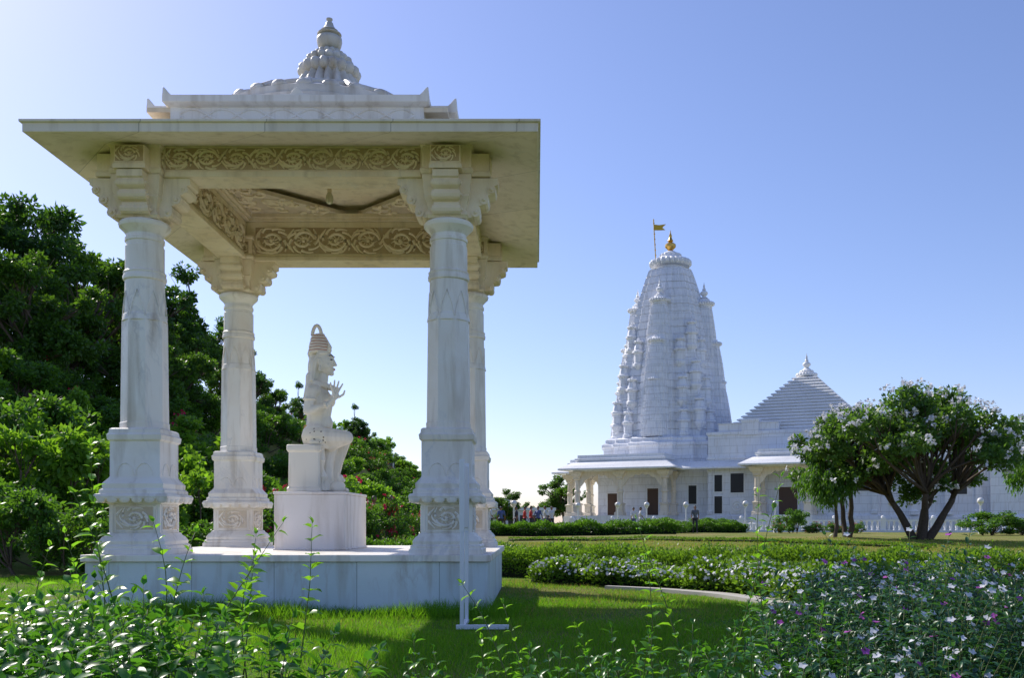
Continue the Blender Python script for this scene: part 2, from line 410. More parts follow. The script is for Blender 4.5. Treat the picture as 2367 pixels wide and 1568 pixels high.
# beams
mb = MB(); fr = MB()
BH = .165
for ay in AY:
    mb.rect(AX[0] + .02, AX[1] - .02, ay - BH, ay + BH, [(.0, 4.65), (.0, 5.20)], 0)
    mb.box(AX[0] + .28, AX[1] - .28, ay - BH - .022, ay + BH + .022, 4.645, 4.70, 0)
for axx in AX:
    mb.box(axx - BH + .003, axx + BH - .003, AY[0] + BH + .002, AY[1] - BH - .002, 4.653, 5.197, 0)
    mb.box(axx - BH - .022, axx + BH + .022, AY[0] + .28, AY[1] - .28, 4.648, 4.703, 0)
x0 = AX[0] + .285; Lx = AX[1] - AX[0] - .57
y0 = AY[0] + .285; Ly = AY[1] - AY[0] - .57
B_ = BH
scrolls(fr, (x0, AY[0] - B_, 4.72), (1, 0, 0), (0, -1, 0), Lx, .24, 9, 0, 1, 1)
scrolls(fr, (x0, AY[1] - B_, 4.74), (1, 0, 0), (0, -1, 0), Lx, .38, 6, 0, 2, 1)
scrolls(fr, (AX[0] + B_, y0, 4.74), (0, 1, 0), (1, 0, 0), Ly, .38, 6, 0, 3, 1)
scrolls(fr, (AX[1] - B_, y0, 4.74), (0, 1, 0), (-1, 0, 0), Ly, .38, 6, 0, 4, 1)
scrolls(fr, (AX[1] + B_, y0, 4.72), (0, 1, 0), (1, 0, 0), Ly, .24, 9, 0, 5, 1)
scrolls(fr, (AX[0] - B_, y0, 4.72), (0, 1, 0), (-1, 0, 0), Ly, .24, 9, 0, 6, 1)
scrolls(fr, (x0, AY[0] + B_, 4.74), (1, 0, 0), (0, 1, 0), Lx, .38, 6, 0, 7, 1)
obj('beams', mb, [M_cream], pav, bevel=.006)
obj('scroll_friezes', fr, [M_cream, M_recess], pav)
mb = MB()
xi0, xi1, yi0, yi1 = AX[0] + BH, AX[1] - BH, AY[0] + BH, AY[1] - BH
def frame(mb, x0, x1, y0, y1, w, z0, z1, mat=0):
    mb.box(x0, x1, y0, y0 + w, z0, z1, mat); mb.box(x0, x1, y1 - w, y1, z0, z1, mat)
    mb.box(x0, x0 + w, y0 + w + .001, y1 - w - .001, z0, z1, mat); mb.box(x1 - w, x1, y0 + w + .001, y1 - w - .001, z0, z1, mat)
frame(mb, xi0 - .1, xi1 + .1, yi0 - .1, yi1 + .1, .15, 5.202, 5.235)
frame(mb, xi0 - .1, xi1 + .1, yi0 - .1, yi1 + .1, .19, 5.237, 5.29)
mb.box(xi0 - .15, xi1 + .15, yi0 - .15, yi1 + .15, 5.42, 5.47, 0)
hs = (xi1 - xi0) / 2 - .09
for sx in (-1, 1):
    for sy in (-1, 1):
        tri = [(PX + sx * (hs + .08), PY + sy * (hs + .08)), (PX + sx * (hs + .08), PY + sy * .10), (PX + sx * .10, PY + sy * (hs + .08))]
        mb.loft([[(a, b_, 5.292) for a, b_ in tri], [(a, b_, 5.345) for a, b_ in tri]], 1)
        r_ = random.Random(5)
        for q in range(60):
            u, v = r_.random(), r_.random()
            if u + v > .9: continue
            cx_ = PX + sx * (hs - u * hs * .95); cy_ = PY + sy * (hs - v * hs * .95); a0 = r_.random() * 6
            mb.tube([(cx_ + .11 * (1 - t * .7) * math.cos(a0 + t * 5), cy_ + .11 * (1 - t * .7) * math.sin(a0 + t * 5), 5.284) for t in np.linspace(0, 1, 10)], .022, 5, 0)
for R_ in (.75, .5, .25): mb.torus((PX, PY, 5.42), R_, .03, 32, 6)
for q in range(16):
    a = q * pi / 8; mb.tube([(PX + r * math.cos(a + (r - .25) * .5), PY + r * math.sin(a + (r - .25) * .5), 5.415) for r in (.28, .38, .48, .6, .72)], [.02, .035, .02, .035, .02], 5)
obj('carved_ceiling', mb, [M_cream, M_recess2], pav)
mb = MB()
mb.tube([(PX, PY, 5.42), (PX, PY, 5.16)], .006, 5, 0); mb.ring(PX, PY, [(.02, 5.16), (.03, 5.14), (.03, 5.10)], 10, mat=0)
mb.ring(PX, PY, [(.025, 5.10), (.045, 5.05), (.05, 5.01), (.035, 4.97), (.01, 4.955)], 12, mat=1)
obj('hanging_bulb', mb, [M_cream, plain('bulb_glass', (.7, .66, .5), .1)], pav)

E = 2.565
EC = (PX + .06, PY)
def sqr(h, z, c=(PX, PY)): return [(c[0] - h, c[1] - h, z), (c[0] + h, c[1] - h, z), (c[0] + h, c[1] + h, z), (c[0] - h, c[1] + h, z)]
mb = MB()
ih = 1.65 + BH - .03
mb.loft([sqr(ih, 4.98), sqr(E - .03, 4.83, EC), sqr(E - .005, 4.832, EC), sqr(E - .005, 4.92, EC), sqr(E + .02, 4.925, EC), sqr(E + .02, 4.95, EC), sqr(E - .02, 4.957, EC), sqr(1.95, 5.12), sqr(ih, 5.16), sqr(ih, 4.98)], 0, cap=False)
obj('eaves_slab', mb, [M_soff], pav, smooth=False, bevel=.004)
mb = MB()
def crosspoly(L, w, z):
    p = [(-w, -L), (w, -L), (w, -w), (L, -w), (L, w), (w, w), (w, L), (-w, L), (-w, w), (-L, w), (-L, -w), (-w, -w)]
    return [(PX + a, PY + b_, z) for a, b_ in p]
mb.loft([sqr(1.80, 5.10), sqr(1.80, 5.24), sqr(1.76, 5.26), sqr(1.50, 5.262)], 0, cap=False)
mb.loft([crosspoly(L, w, z) for L, w, z in [(1.74, 1.50, 5.263), (1.66, 1.42, 5.28), (1.64, 1.38, 5.29), (1.64, 1.38, 5.47), (1.69, 1.41, 5.48), (1.72, 1.44, 5.50), (1.72, 1.44, 5.575), (1.66, 1.38, 5.58)]], 0, cap=False)
mb.add(crosspoly(1.66, 1.38, 5.579), [list(range(12))], 0)
for (dx, dy, L) in ((0, -1, 2.6), (1, 0, 2.6), (-1, 0, 2.6)):
    Nn = Vector((dx, dy, 0)); Sv = Vector((-dy, dx, 0))
    O = Vector((PX, PY, 5.30)) + Nn * 1.642 - Sv * 1.3
    mb.tube([O + Sv * t + Vector((0, 0, .085 + .065 * math.sin(t * 9.7))) for t in np.linspace(0.03, 2.57, 70)], .016, 5, 0)
    mb.tube([O + Sv * t + Vector((0, 0, .085 - .065 * math.sin(t * 9.7))) for t in np.linspace(0.03, 2.57, 70)], .014, 5, 0)
for (a, b_) in [(-1.44, -1.72), (1.44, -1.72), (1.72, -1.44), (1.72, 1.44), (1.44, 1.72), (-1.44, 1.72), (-1.72, 1.44), (-1.72, -1.44)]:
    ox = 1 if a < 0 else -1; oy = 1 if b_ < 0 else -1
    x_, y_ = PX + a, PY + b_
    mb.loft([[(x_, y_, 5.572), (x_ + ox * .10, y_, 5.572), (x_ + ox * .10, y_ + oy * .10, 5.572), (x_, y_ + oy * .10, 5.572)],
             [(x_ + ox*.004, y_+ oy*.004, 5.60), (x_ + ox * .07, y_, 5.60), (x_ + ox * .07, y_ + oy * .07, 5.60), (x_, y_ + oy * .07, 5.60)],
             [(x_ + ox * .005, y_ + oy * .005, 5.66), (x_ + ox * .025, y_ + oy * .005, 5.655), (x_ + ox * .025, y_ + oy * .025, 5.655), (x_ + ox * .005, y_ + oy * .025, 5.66)]], 0)
for dx, dy in ((0, -1), (1, 0), (-1, 0)):
    Nn = Vector((dx, dy, 0)); Sv = Vector((-dy, dx, 0)); c0 = Vector((PX, PY, 5.575)) + Nn * 1.66
    poly = [(-.16, 0), (-.13, .03), (-.07, .035), (-.05, .07), (0, .11), (.05, .07), (.07, .035), (.13, .03), (.16, 0)]
    mb.loft([[tuple(c0 + Sv * a + Vector((0, 0, b_))) for a, b_ in poly], [tuple(c0 - Nn * .06 + Sv * a + Vector((0, 0, b_))) for a, b_ in poly]], 0)
obj('parapet_tier', mb, [M_pil], pav, bevel=.005)
mb = MB()
mb.ring(PX, PY, [(1.40, 5.575), (1.40, 5.76), (1.36, 5.78), (1.36, 5.86), (1.28, 5.90), (1.2, 5.92)], 64)
for k in range(28):
    a = 2 * pi * k / 28
    R = Matrix.Rotation(a, 3, 'Z')
    mb.ell((PX + 1.31 * math.cos(a), PY + 1.31 * math.sin(a), 5.885), (.05, .10, .06), 0, 8, 6, R)
mb.ring(PX, PY, [(1.24, 5.90), (1.16, 5.97), (1.0, 6.04), (.86, 6.09), (.70, 6.14), (.56, 6.19), (.47, 6.25), (.45, 6.28)], 128, nf=32, fd=.06)
mb.torus((PX, PY, 6.01), 1.08, .04, 64, 8); mb.torus((PX, PY, 6.12), .79, .032, 64, 8)
for k in range(16):
    a = 2 * pi * k / 16
    mb.tube([(PX + r * math.cos(a), PY + r * math.sin(a), z) for r, z in ((1.30, 5.91), (1.15, 6.0), (1.0, 6.07), (.86, 6.12))], [.03, .035, .03, .01], 6)
mb.ring(PX, PY, [(.52, 6.22), (.52, 6.28), (.47, 6.30), (.44, 6.32), (.41, 6.42), (.36, 6.50), (.33, 6.56)], 96, nf=20, fd=.18)
def lobed(mb, cx, cy, cz, r, h, nf, mat=0, seg=6, fd=.16, n=None):
    pr = []
    for q in range(seg + 1):
        t = -pi / 2 + pi * q / seg
        pr.append((r - h * .5 + h * .5 * math.cos(t), cz + h * .5 * math.sin(t)))
    mb.ring(cx, cy, pr, n or nf * 6, nf=nf, fd=fd, mat=mat)
lobed(mb, PX, PY, 6.60, .395, .15, 18); mb.ring(PX, PY, [(.31, 6.65), (.28, 6.69), (.25, 6.71)], 32)
lobed(mb, PX, PY, 6.735, .30, .11, 16); mb.ring(PX, PY, [(.22, 6.78), (.18, 6.81), (.14, 6.83)], 32)
lobed(mb, PX, PY, 6.835, .19, .07, 14)
mb.ring(PX, PY, [(.12, 6.85), (.09, 6.87), (.07, 6.885), (.12, 6.90), (.145, 6.94), (.158, 7.0), (.155, 7.04), (.13, 7.06), (.11, 7.07), (.15, 7.085), (.15, 7.095), (.09, 7.11), (.08, 7.12), (.11, 7.135), (.08, 7.16), (.055, 7.20), (.045, 7.235), (.03, 7.25), (.028, 7.26), (.04, 7.275), (.04, 7.29), (.02, 7.30)], 36)
obj('dome_and_finial', mb, [M_roofm], pav, ang=50)

# ------------------------------------------------------------------ statue
def cap_prim(mb, p0, p1, r0, r1):
    p0 = Vector(p0); p1 = Vector(p1); d = (p1 - p0)
    if d.length < 1e-5: d = Vector((0, 0, 1e-3))
    dn = d.normalized()
    pts = []; rr = []
    for a in (-75, -45, -20): pts.append(p0 + dn * (r0 * math.sin(math.radians(a)))); rr.append(r0 * math.cos(math.radians(a)))
    pts += [p0, p0.lerp(p1, .5), p1]; rr += [r0, (r0 + r1) / 2, r1]
    for a in (20, 45, 75): pts.append(p1 + dn * (r1 * math.sin(math.radians(a)))); rr.append(r1 * math.cos(math.radians(a)))
    mb.tube(pts, rr, 12)
def sculpt(name, mb, voxel, mats, matfn, parent=None, loc=(0, 0, 0), rz=0, smooth_it=3):
    me = bpy.data.meshes.new(name); me.from_pydata(mb.v, [], mb.f)
    bm = bmesh.new(); bm.from_mesh(me); bmesh.ops.recalc_face_normals(bm, faces=bm.faces); bm.to_mesh(me); bm.free()
    o = bpy.data.objects.new(name, me); link(o)
    r = o.modifiers.new('r', 'REMESH'); r.mode = 'VOXEL'; r.voxel_size = voxel
    s_ = o.modifiers.new('s', 'SMOOTH'); s_.iterations = smooth_it; s_.factor = .5
    dg = bpy.context.evaluated_depsgraph_get(); dg.update()
    me2 = bpy.data.meshes.new_from_object(o.evaluated_get(dg))
    o.modifiers.clear(); o.data = me2
    me2.materials.clear()
    for m in mats: me2.materials.append(m)
    n = len(me2.polygons); ce = np.empty(n * 3); me2.polygons.foreach_get('center', ce); ce = ce.reshape(-1, 3)
    me2.polygons.foreach_set('material_index', matfn(ce).astype(np.int32))
    me2.polygons.foreach_set('use_smooth', np.ones(n, dtype=bool))
    o.location = loc; o.rotation_euler[2] = rz
    if parent: o.parent = parent
    return o
PEDZ = 1.329
mb = MB()
mb.box(-3.21, -2.34, 11.8, 13.25, PT + .002, PEDZ - .035)
mb.box(-3.222, -2.328, 11.788, 13.262, PEDZ - .033, PEDZ)
mb.box(-3.225, -2.325, 11.785, 13.265, PT + .001, PT + .02)
obj('statue_pedestal', mb, [marble('pedestal_marble', (.88, .83, .80), (.80, .73, .68), vs=1.1, grime=.55, veinamt=.5)], None, bevel=.008)
st = empty('shiva_statue', (-2.74, 12.42, PEDZ))
mb = MB(); mb.rect(-.38, .03, -.34, .34, [(.01, 0.001), (.01, .05), (-.005, .07), (-.01, .50), (.012, .53), (.012, .60)])
obj('stone_seat', mb, [M_stat], st, bevel=.02)
mb = MB(); C = lambda a, b_, r0, r1: cap_prim(mb, a, b_, r0, r1)
C((-.08, -.08, .72), (-.08, .08, .72), .185, .185); C((-.08, 0, .74), (-.07, 0, .92), .175, .15); C((-.07, 0, .92), (-.05, 0, 1.12), .15, .165)
mb.ell((-.05, 0, 1.16), (.155, .25, .22), 0, 20, 14); mb.ell((.05, -.10, 1.20), (.08, .115, .09), 0, 14, 10); mb.ell((.05, .10, 1.20), (.08, .115, .09), 0, 14, 10)
mb.ell((.01, 0, .90), (.11, .13, .12), 0, 14, 10)
C((-.07, -.23, 1.29), (-.07, .23, 1.29), .085, .085); C((-.05, 0, 1.28), (-.01, 0, 1.50), .09, .072)
mb.ell((-.01, 0, 1.69), (.14, .122, .17), 0, 24, 18); mb.ell((.04, 0, 1.605), (.085, .085, .085), 0, 16, 12); mb.ell((.100, 0, 1.538), (.036, .040, .030), 0, 10, 8)
C((.122, 0, 1.735), (.156, 0, 1.648), .011, .018); mb.ell((.138, -.016, 1.642), (.015, .013, .011), 0, 8, 6); mb.ell((.138, .016, 1.642), (.015, .013, .011), 0, 8, 6)
mb.ell((.126, 0, 1.603), (.024, .034, .011), 0, 10, 6); mb.ell((.120, 0, 1.578), (.022, .030, .011), 0, 10, 6)
for s_ in (-1, 1):
    mb.ell((.107, s_ * .052, 1.708), (.020, .028, .015), 0, 10, 6); C((.126, s_ * .022, 1.750), (.092, s_ * .085, 1.748), .011, .008)
    mb.ell((-.02, s_ * .124, 1.675), (.030, .022, .052), 0, 10, 8); mb.ell((-.02, s_ * .132, 1.585), (.022, .018, .045), 0, 10, 8)
    mb.ell((.058, s_ * .065, 1.63), (.05, .042, .055), 0, 10, 8)
    mb.tube([(.07, s_ * .085, 1.80), (-.02, s_ * .125, 1.785), (-.08, s_ * .125, 1.68), (-.10, s_ * .12, 1.55), (-.12, s_ * .16, 1.42)], [.025, .032, .035, .035, .022], 8)
for k in range(6):
    u = k / 5
    mb.torus((-.045 - .025 * u, 0, 1.822 + .040 * k), .122 - .058 * u ** 1.7, .030 - .005 * u, 24, 8, M=Matrix.Rotation(-.2, 3, 'Y'))
mb.ell((-.05, 0, 1.90), (.09, .09, .13), 0, 14, 10)
mb.tube([(.085, -.07, 1.80), (.105, -.10, 1.86), (.075, -.10, 1.95)], [.022, .026, .006], 8)
mb.ell((-.12, 0, 1.60), (.08, .12, .21), 0, 14, 10); C((-.14, -.10, 1.50), (-.20, -.16, 1.20), .05, .025); C((-.14, .10, 1.50), (-.20, .16, 1.20), .05, .025); C((-.16, 0, 1.5), (-.21, 0, 1.1), .07, .035)
mb.torus((-.01, 0, 1.385), .150, .034, 28, 8, M=Matrix.Rotation(.25, 3, 'Y')); C((.10, -.10, 1.36), (.17, -.14, 1.31), .036, .034); C((.17, -.14, 1.31), (.16, -.17, 1.22), .034, .018)
mb.torus((.01, 0, 1.25), .135, .014, 28, 6, M=Matrix.Rotation(.95, 3, 'Y'))
C((-.09, -.29, 1.28), (-.13, -.33, 1.02), .074, .055); C((-.13, -.33, 1.02), (.13, -.31, 1.11), .054, .034); C((.13, -.31, 1.11), (.19, -.30, 1.17), .031, .031)
Rp = Matrix.Rotation(math.radians(-50), 3, 'Z')
pc = Vector((.215, -.30, 1.225)); mb.ell(pc, (.022, .050, .060), 0, 12, 10, Rp)
for (o_, L_, fan) in ((-.038, .10, -.26), (-.013, .135, -.09), (.013, .128, .08), (.037, .10, .24)):
    b0 = pc + Rp @ Vector((.0, o_, .042)); m0 = b0 + Rp @ Vector((.010, fan * .10, L_ * .5)); t0 = m0 + Rp @ Vector((.026, fan * .09, L_ * .5))
    C(b0, m0, .0145, .0135); C(m0, t0, .0135, .0105)
b0 = pc + Rp @ Vector((.01, .045, -.025)); C(b0, b0 + Rp @ Vector((.03, .045, .035)), .016, .014); C(b0 + Rp @ Vector((.03, .045, .035)), b0 + Rp @ Vector((.045, .055, .08)), .014, .011)
mb.torus((.10, -.315, 1.10), .043, .013, 16, 6, M=Matrix.Rotation(1.2, 3, 'Y')); mb.torus((-.11, -.31, 1.17), .072, .015, 18, 6)
C((-.08, .29, 1.28), (-.26, .36, 1.10), .072, .055); C((-.26, .36, 1.10), (-.17, .34, 1.42), .052, .034)
mb.ell((-.17, .34, 1.48), (.05, .035, .055), 0, 12, 8)
for q in range(4): mb.torus((-.165, .345, 1.45 + q * .024), .033, .0125, 14, 6, sx=1.1)
C((-.15, .33, 1.53), (-.12, .345, 1.56), .014, .012)
C((-.05, -.15, .71), (.34, -.25, .69), .14, .09); C((.34, -.25, .69), (.13, -.16, .58), .085, .055); C((.13, -.16, .58), (.0, -.26, .62), .045, .035); mb.ell((-.04, -.29, .63), (.09, .04, .032), 0, 12, 8)
C((-.05, .14, .71), (.25, .10, .72), .145, .10); C((.25, .10, .72), (.17, .04, .42), .095, .08); C((.17, .04, .42), (.13, .0, .09), .080, .048)
mb.ell((.21, -.01, .04), (.12, .05, .040), 0, 14, 8)
for q in range(5): C((.30, -.05 + q * .021, .032), (.335 - .012 * q, -.055 + q * .023, .024), .013, .010)
mb.tube([(.09, -.02, .60), (.07, -.08, .4), (.06, -.10, .2), (.05, -.12, .02)], [.10, .075, .085, .10], 12); mb.tube([(.0, -.2, .60), (.03, -.25, .4), (.04, -.22, .2), (.03, -.24, .02)], [.05, .05, .06, .07], 10)
mb.ell((.22, -.18, .08), (.10, .06, .075), 0, 12, 8); mb.ell((.25, -.20, .18), (.05, .042, .055), 0, 12, 8); mb.ell((.295, -.21, .155), (.032, .028, .025), 0, 10, 6)
C((.23, -.235, .22), (.245, -.25, .26), .012, .006); C((.23, -.165, .22), (.245, -.15, .26), .012, .006)
mstripe, nt, b = newmat('hair_strands'); tcn = N(nt, 'ShaderNodeTexCoord').outputs['Object']
wv = N(nt, 'ShaderNodeTexWave'); wv.bands_direction = 'Z'; wv.inputs['Scale'].default_value = 8.0; wv.inputs['Distortion'].default_value = 1.2; nt.links.new(tcn, wv.inputs[0])
nt.links.new(mixc(nt, ramp(nt, wv.outputs['Fac'], .6, .95), (.88, .78, .66), (.55, .24, .15)), b.inputs['Base Color'])
mleop, nt, b = newmat('leopard_skin'); tcn = N(nt, 'ShaderNodeTexCoord').outputs['Object']
vo = N(nt, 'ShaderNodeTexVoronoi'); vo.inputs['Scale'].default_value = 20; nt.links.new(tcn, vo.inputs[0])
nt.links.new(mixc(nt, ramp(nt, vo.outputs['Distance'], .18, .24), (.10, .05, .03), (.88, .80, .64)), b.inputs['Base Color'])
def stm(ce):
    m = np.zeros(len(ce), int)
    m[(ce[:, 2] > 1.80) & (ce[:, 1] < .2) & (ce[:, 0] < .07)] = 1
    m[(ce[:, 2] > .62) & (ce[:, 2] < .82) & (ce[:, 0] < .03 + .4 * (.82 - ce[:, 2])) & (ce[:, 1] < .0)] = 2
    return m
sculpt('seated_figure', mb, .0078, [M_stat, mstripe, mleop], stm, st, smooth_it=2)
mb = MB()
for s_ in (-1, 1):
    mb.ell((.112, s_ * .060, 1.708), (.019, .025, .0095), 0, 10, 6)
    mb.tube([(.136, s_ * .028, 1.754), (.119, s_ * .068, 1.768), (.088, s_ * .098, 1.755)], [.004, .007, .004], 6)
obj('painted_eyes', mb, [M_black], st)
mb = MB(); mb.ell((.138, 0, 1.591), (.014, .026, .010), 0, 8, 6); obj('painted_lips', mb, [plain('lip_red', (.5, .12, .1))], st)
mb = MB()
mb.tube([(-.16, .345, .02), (-.165, .345, 1.2), (-.165, .345, 1.90)], .024, 10)
mb.tube([(-.165 + .062 * math.cos(a), .345, 2.06 + .17 * math.sin(a)) for a in np.linspace(-pi / 2, 1.5 * pi, 25)], .024, 8)
for s_ in (-1, 1):
    mb.tube([(-.165, .345, 1.72), (-.165 + s_ * .07, .345 , 1.76), (-.165 + s_ * .10, .345, 1.86), (-.165 + s_ * .085, .345, 1.99)], [.024, .026, .026, .004], 8)
obj('trident', mb, [M_stat], st)
mb = MB()
for z_, r in ((.845, .170), (.825, .176)): mb.torus((-.075, 0, z_), r, .008, 28, 6, sy=1.0, M=Matrix.Rotation(.1, 3, 'Y'))
mb.tube([(.0, -.16, .84), (.02, -.205, .80), (-.02, -.23, .77), (-.07, -.215, .80), (-.05, -.18, .84)], .007, 6)
obj('gold_belt', mb, [M_gold], st)

# ------------------------------------------------------------------ sign post
mb = MB()
mb.box(-.665, -.635, 8.42, 8.98, .90, 1.47)
mb.box(-.672, -.628, 8.40, 8.42, .86, 1.50, 0); mb.box(-.672, -.628, 8.98, 9.0, .86, 1.50, 0)
mb.box(-.667, -.633, 8.40, 8.44, .02, .86, 0)
mb.box(-.667, -.633, 8.96, 9.0, .02, .86, 0)
mb.box(-.70, -.24, 8.39, 8.43, .015, .055, 0)
mb.box(-.675, -.625, 8.43, 8.96, .02, .05, 0)
obj('garden_sign_board', mb, [M_white], None, bevel=.004)

# ------------------------------------------------------------------ temple
TH = math.radians(-25)
TX, TY = 12.5, 90.0
tem = empty('hindu_temple', (TX, TY, 0), TH)
GZ = .1
def ratha(a, z, cx=0, cy=0):
    one = [(-.82, -.82), (-.66, -.82), (-.62, -.90), (-.38, -.90), (-.34, -1.0), (-.14, -1.0), (-.13, -1.035), (.13, -1.035), (.14, -1.0), (.34, -1), (.38, -.90), (.62, -.90), (.66, -.82)]
    pts = []
    for q in range(4):
        c, s = math.cos(q * pi / 2), math.sin(q * pi / 2)
        pts += [(cx + a * (x * c - y * s), cy + a * (x * s + y * c), z) for x, y in one]
    return pts
TP = [(0, 1.0), (.15, .98), (.30, .92), (.56, .765), (.81, .60), (.94, .47), (1, .40)]
def prof_at(t):
    return float(np.interp(t, [p[0] for p in TP], [p[1] for p in TP]))
def kalash(mb, cx, cy, z, s, mat=0):
    mb.ring(cx, cy, [(r * s, z + h * s) for r, h in [(.30, 0), (.22, .08), (.12, .12), (.16, .18), (.30, .32), (.30, .45), (.18, .55), (.10, .60), (.16, .66), (.12, .72), (.07, .85), (.09, .92), (.03, 1.1), (.01, 1.25)]], 14, mat=mat)
def shikhara(mb, cx, cy, z0, z1, a, n, groove=.03, fin=1.0, mat=0, ams=1.0):
    secs = []
    for k in range(n):
        t0 = k / n; t1 = (k + 1) / n
        a0 = a * prof_at(t0); a1 = a * prof_at(t1 - .14 / n)
        zz0 = z0 + (z1 - z0) * t0; zz1 = z0 + (z1 - z0) * (t1 - .14 / n); zz2 = z0 + (z1 - z0) * (t1 - .02 / n)
        secs += [ratha(a0, zz0, cx, cy), ratha(a1, zz1, cx, cy), ratha(a1 - groove, zz1 + .001, cx, cy), ratha(a1 - groove, zz2, cx, cy)]
    secs.append(ratha(a * prof_at(1), z1, cx, cy))
    mb.loft(secs, mat)
    at = a * prof_at(1) * ams
    mb.ring(cx, cy, [(at * .8, z1), (at * .7, z1 + at * .12), (at * .7, z1 + at * .2)], 20, mat=mat)
    lobed(mb, cx, cy, z1 + at * .38, at * 1.05, at * .36, 24, mat, 5, .12, 96)
    mb.ring(cx, cy, [(at * .8, z1 + at * .52), (at * .55, z1 + at * .68), (at * .5, z1 + at * .74)], 20, mat=mat)
    lobed(mb, cx, cy, z1 + at * .78, at * .55, at * .16, 16, mat, 5, .08, 64)
    mb.ring(cx, cy, [(at * .45, z1 + at * .84), (at * .2, z1 + at * 1.0)], 16, mat=mat)
    if fin: kalash(mb, cx, cy, z1 + at * .95, at * fin, mat)
    return z1 + at * .98
mb = MB()
ztop = shikhara(mb, 0, 0, 8.6, 24.4, 4.75, 22, .09, fin=0)
for q in range(4):
    c, s = math.cos(q * pi / 2), math.sin(q * pi / 2)
    def rot(x, y): return x * c - y * s, x * s + y * c
    for (zt, w, o_) in ((20.7, 1.7, 3.2), (17.0, 1.5, 4.0), (13.5, 1.2, 4.6), (10.8, .9, 5.0)):
        x_, y_ = rot(0, -o_)
        shikhara(mb, x_, y_, 8.6, zt, w, 13, .055, fin=1.25, ams=1.4)
    mini = [(sg * ox, -oy, zt) for sg in (-1, 1) for (zt, ox, oy) in ((17.9, 1.95, 3.4), (14.4, 2.35, 4.0), (11.4, 2.6, 4.4))] + [(2.8, -2.8, 19.4), (3.38, -3.38, 15.8), (3.85, -3.85, 12.4)]
    for (mx, my, zt) in mini:
        x_, y_ = rot(mx, my); R_ = .55
        mb.ring(x_, y_, [(R_ * .3, zt - 3.3), (R_ * .75, zt - 2.9), (R_, zt - 2.7), (R_, zt - 2.5), (R_ * .78, zt - 2.4), (R_ * .78, zt - 1.6), (R_ * 1.1, zt - 1.5), (R_ * 1.1, zt - 1.35), (R_ * .8, zt - 1.25), (R_ * .7, zt - .9), (R_ * .45, zt - .6)], 8, rot=pi / 8)
        lobed(mb, x_, y_, zt - .5, R_ * .85, .24, 12, 0, 5, .1, 48); kalash(mb, x_, y_, zt - .42, .48)
obj('shikhara_tower', mb, [M_tem], tem, ang=25)
mb = MB(); kalash(mb, 0, 0, ztop - .1, 1.7); obj('gold_finial', mb, [M_gold], tem)
mb = MB(); mb.tube([(-1.25, -.4, 24.6), (-1.5, -.45, 29.4)], .05, 6, 0)
for q in range(9): mb.ell((-1.25 - .028 * q, -.4 - .005 * q, 25 + .5 * q), (.09, .09, .06), 0, 6, 4)
mb.tube([(-1.28, -.4, 25.4), (-.1, 0, 25.5)], .04, 6, 0)
fp = [(-1.47, -.45, 28.9), (-.95, -.45, 28.78), (-.25, -.62, 28.72), (-.62, -.52, 28.48), (-.3, -.62, 28.18), (-.95, -.45, 28.28), (-1.44, -.45, 28.35)]
mb.loft([fp, [(x, y + .03, z) for x, y, z in fp]], 1)
obj('flag', mb, [M_gold, M_flag], tem, smooth=False)
def chajja(mb, x0, x1, y0, y1, z, over, drop=.45, th=.14, mat=0):
    mb.rect(x0, x1, y0, y1, [(0, z), (over, z - drop), (over + .03, z - drop + .02), (over + .03, z - drop + th), (.1, z + th + .1), (0, z + th + .12)], mat)
mb = MB()
def ratha_body(mb, a, prof): mb.loft([ratha(a + g, z) for g, z in prof], 0)
mb.rect(-5.2, 5.2, -5.2, 5.2, [(.5, GZ), (.5, 1.0), (.3, 1.1), (.3, 1.5), (0, 1.7), (0, 5.6), (.02, 5.61), (.02, 6.0)])
ratha_body(mb, 5.9, [(0, 5.9), (0, 6.5), (.12, 6.6), (.12, 6.8), (-.05, 6.9), (-.05, 7.7), (.12, 7.8), (.12, 8.0), (-.2, 8.2), (-.2, 8.45), (-.5, 8.6)])
obj('sanctum_body', mb, [M_tem], tem, ang=30)
mb = MB()
mb.rect(5.3, 19, -6.5, 6.5, [(.4, GZ), (.4, 1.0), (.2, 1.1), (.2, 1.5), (0, 1.7), (0, 6.3), (.1, 6.35), (.1, 6.5), (0, 6.55), (0, 8.3), (.12, 8.4), (.12, 8.6), (0, 8.65)])
mb.rect(6.2, 11.2, -6.4, -5.8, [(0, 8.66), (0, 9.25), (.06, 9.27), (.06, 9.35)]); mb.rect(8.2, 9.6, -6.7, -5.9, [(0, 8.3), (0, 9.4), (.06, 9.42), (.06, 9.6)])
mb.rect(19.01, 40, -4.6, 5.5, [(.3, GZ), (.3, 1.4), (0, 1.6), (0, 7.4), (.15, 7.5), (.15, 7.75), (0, 7.8), (0, 8.1)])
mb.rect(27, 33, -7.4, -4.62, [(.2, GZ), (.2, 1.4), (0, 1.6), (0, 7.0), (.15, 7.1), (.15, 7.4)])
for u in (21.5, 24, 26.2, 34.5, 37.5): mb.rect(u - .25, u + .25, -4.9, -4.55, [(.1, 1.6), (.1, 1.9), (0, 2.0), (0, 6.9), (.1, 7.0), (.1, 7.35)])
for u in (5.5, 9.2, 14.8, 16.8, 18.7): mb.rect(u - .16, u + .16, -6.66, -6.45, [(.06, 1.7), (.06, 1.95), (0, 2.0), (0, 5.2), (.08, 5.3), (.08, 5.5)])
obj('mandapa_hall', mb, [M_tem], tem, ang=30)
mb = MB(); nst = 17
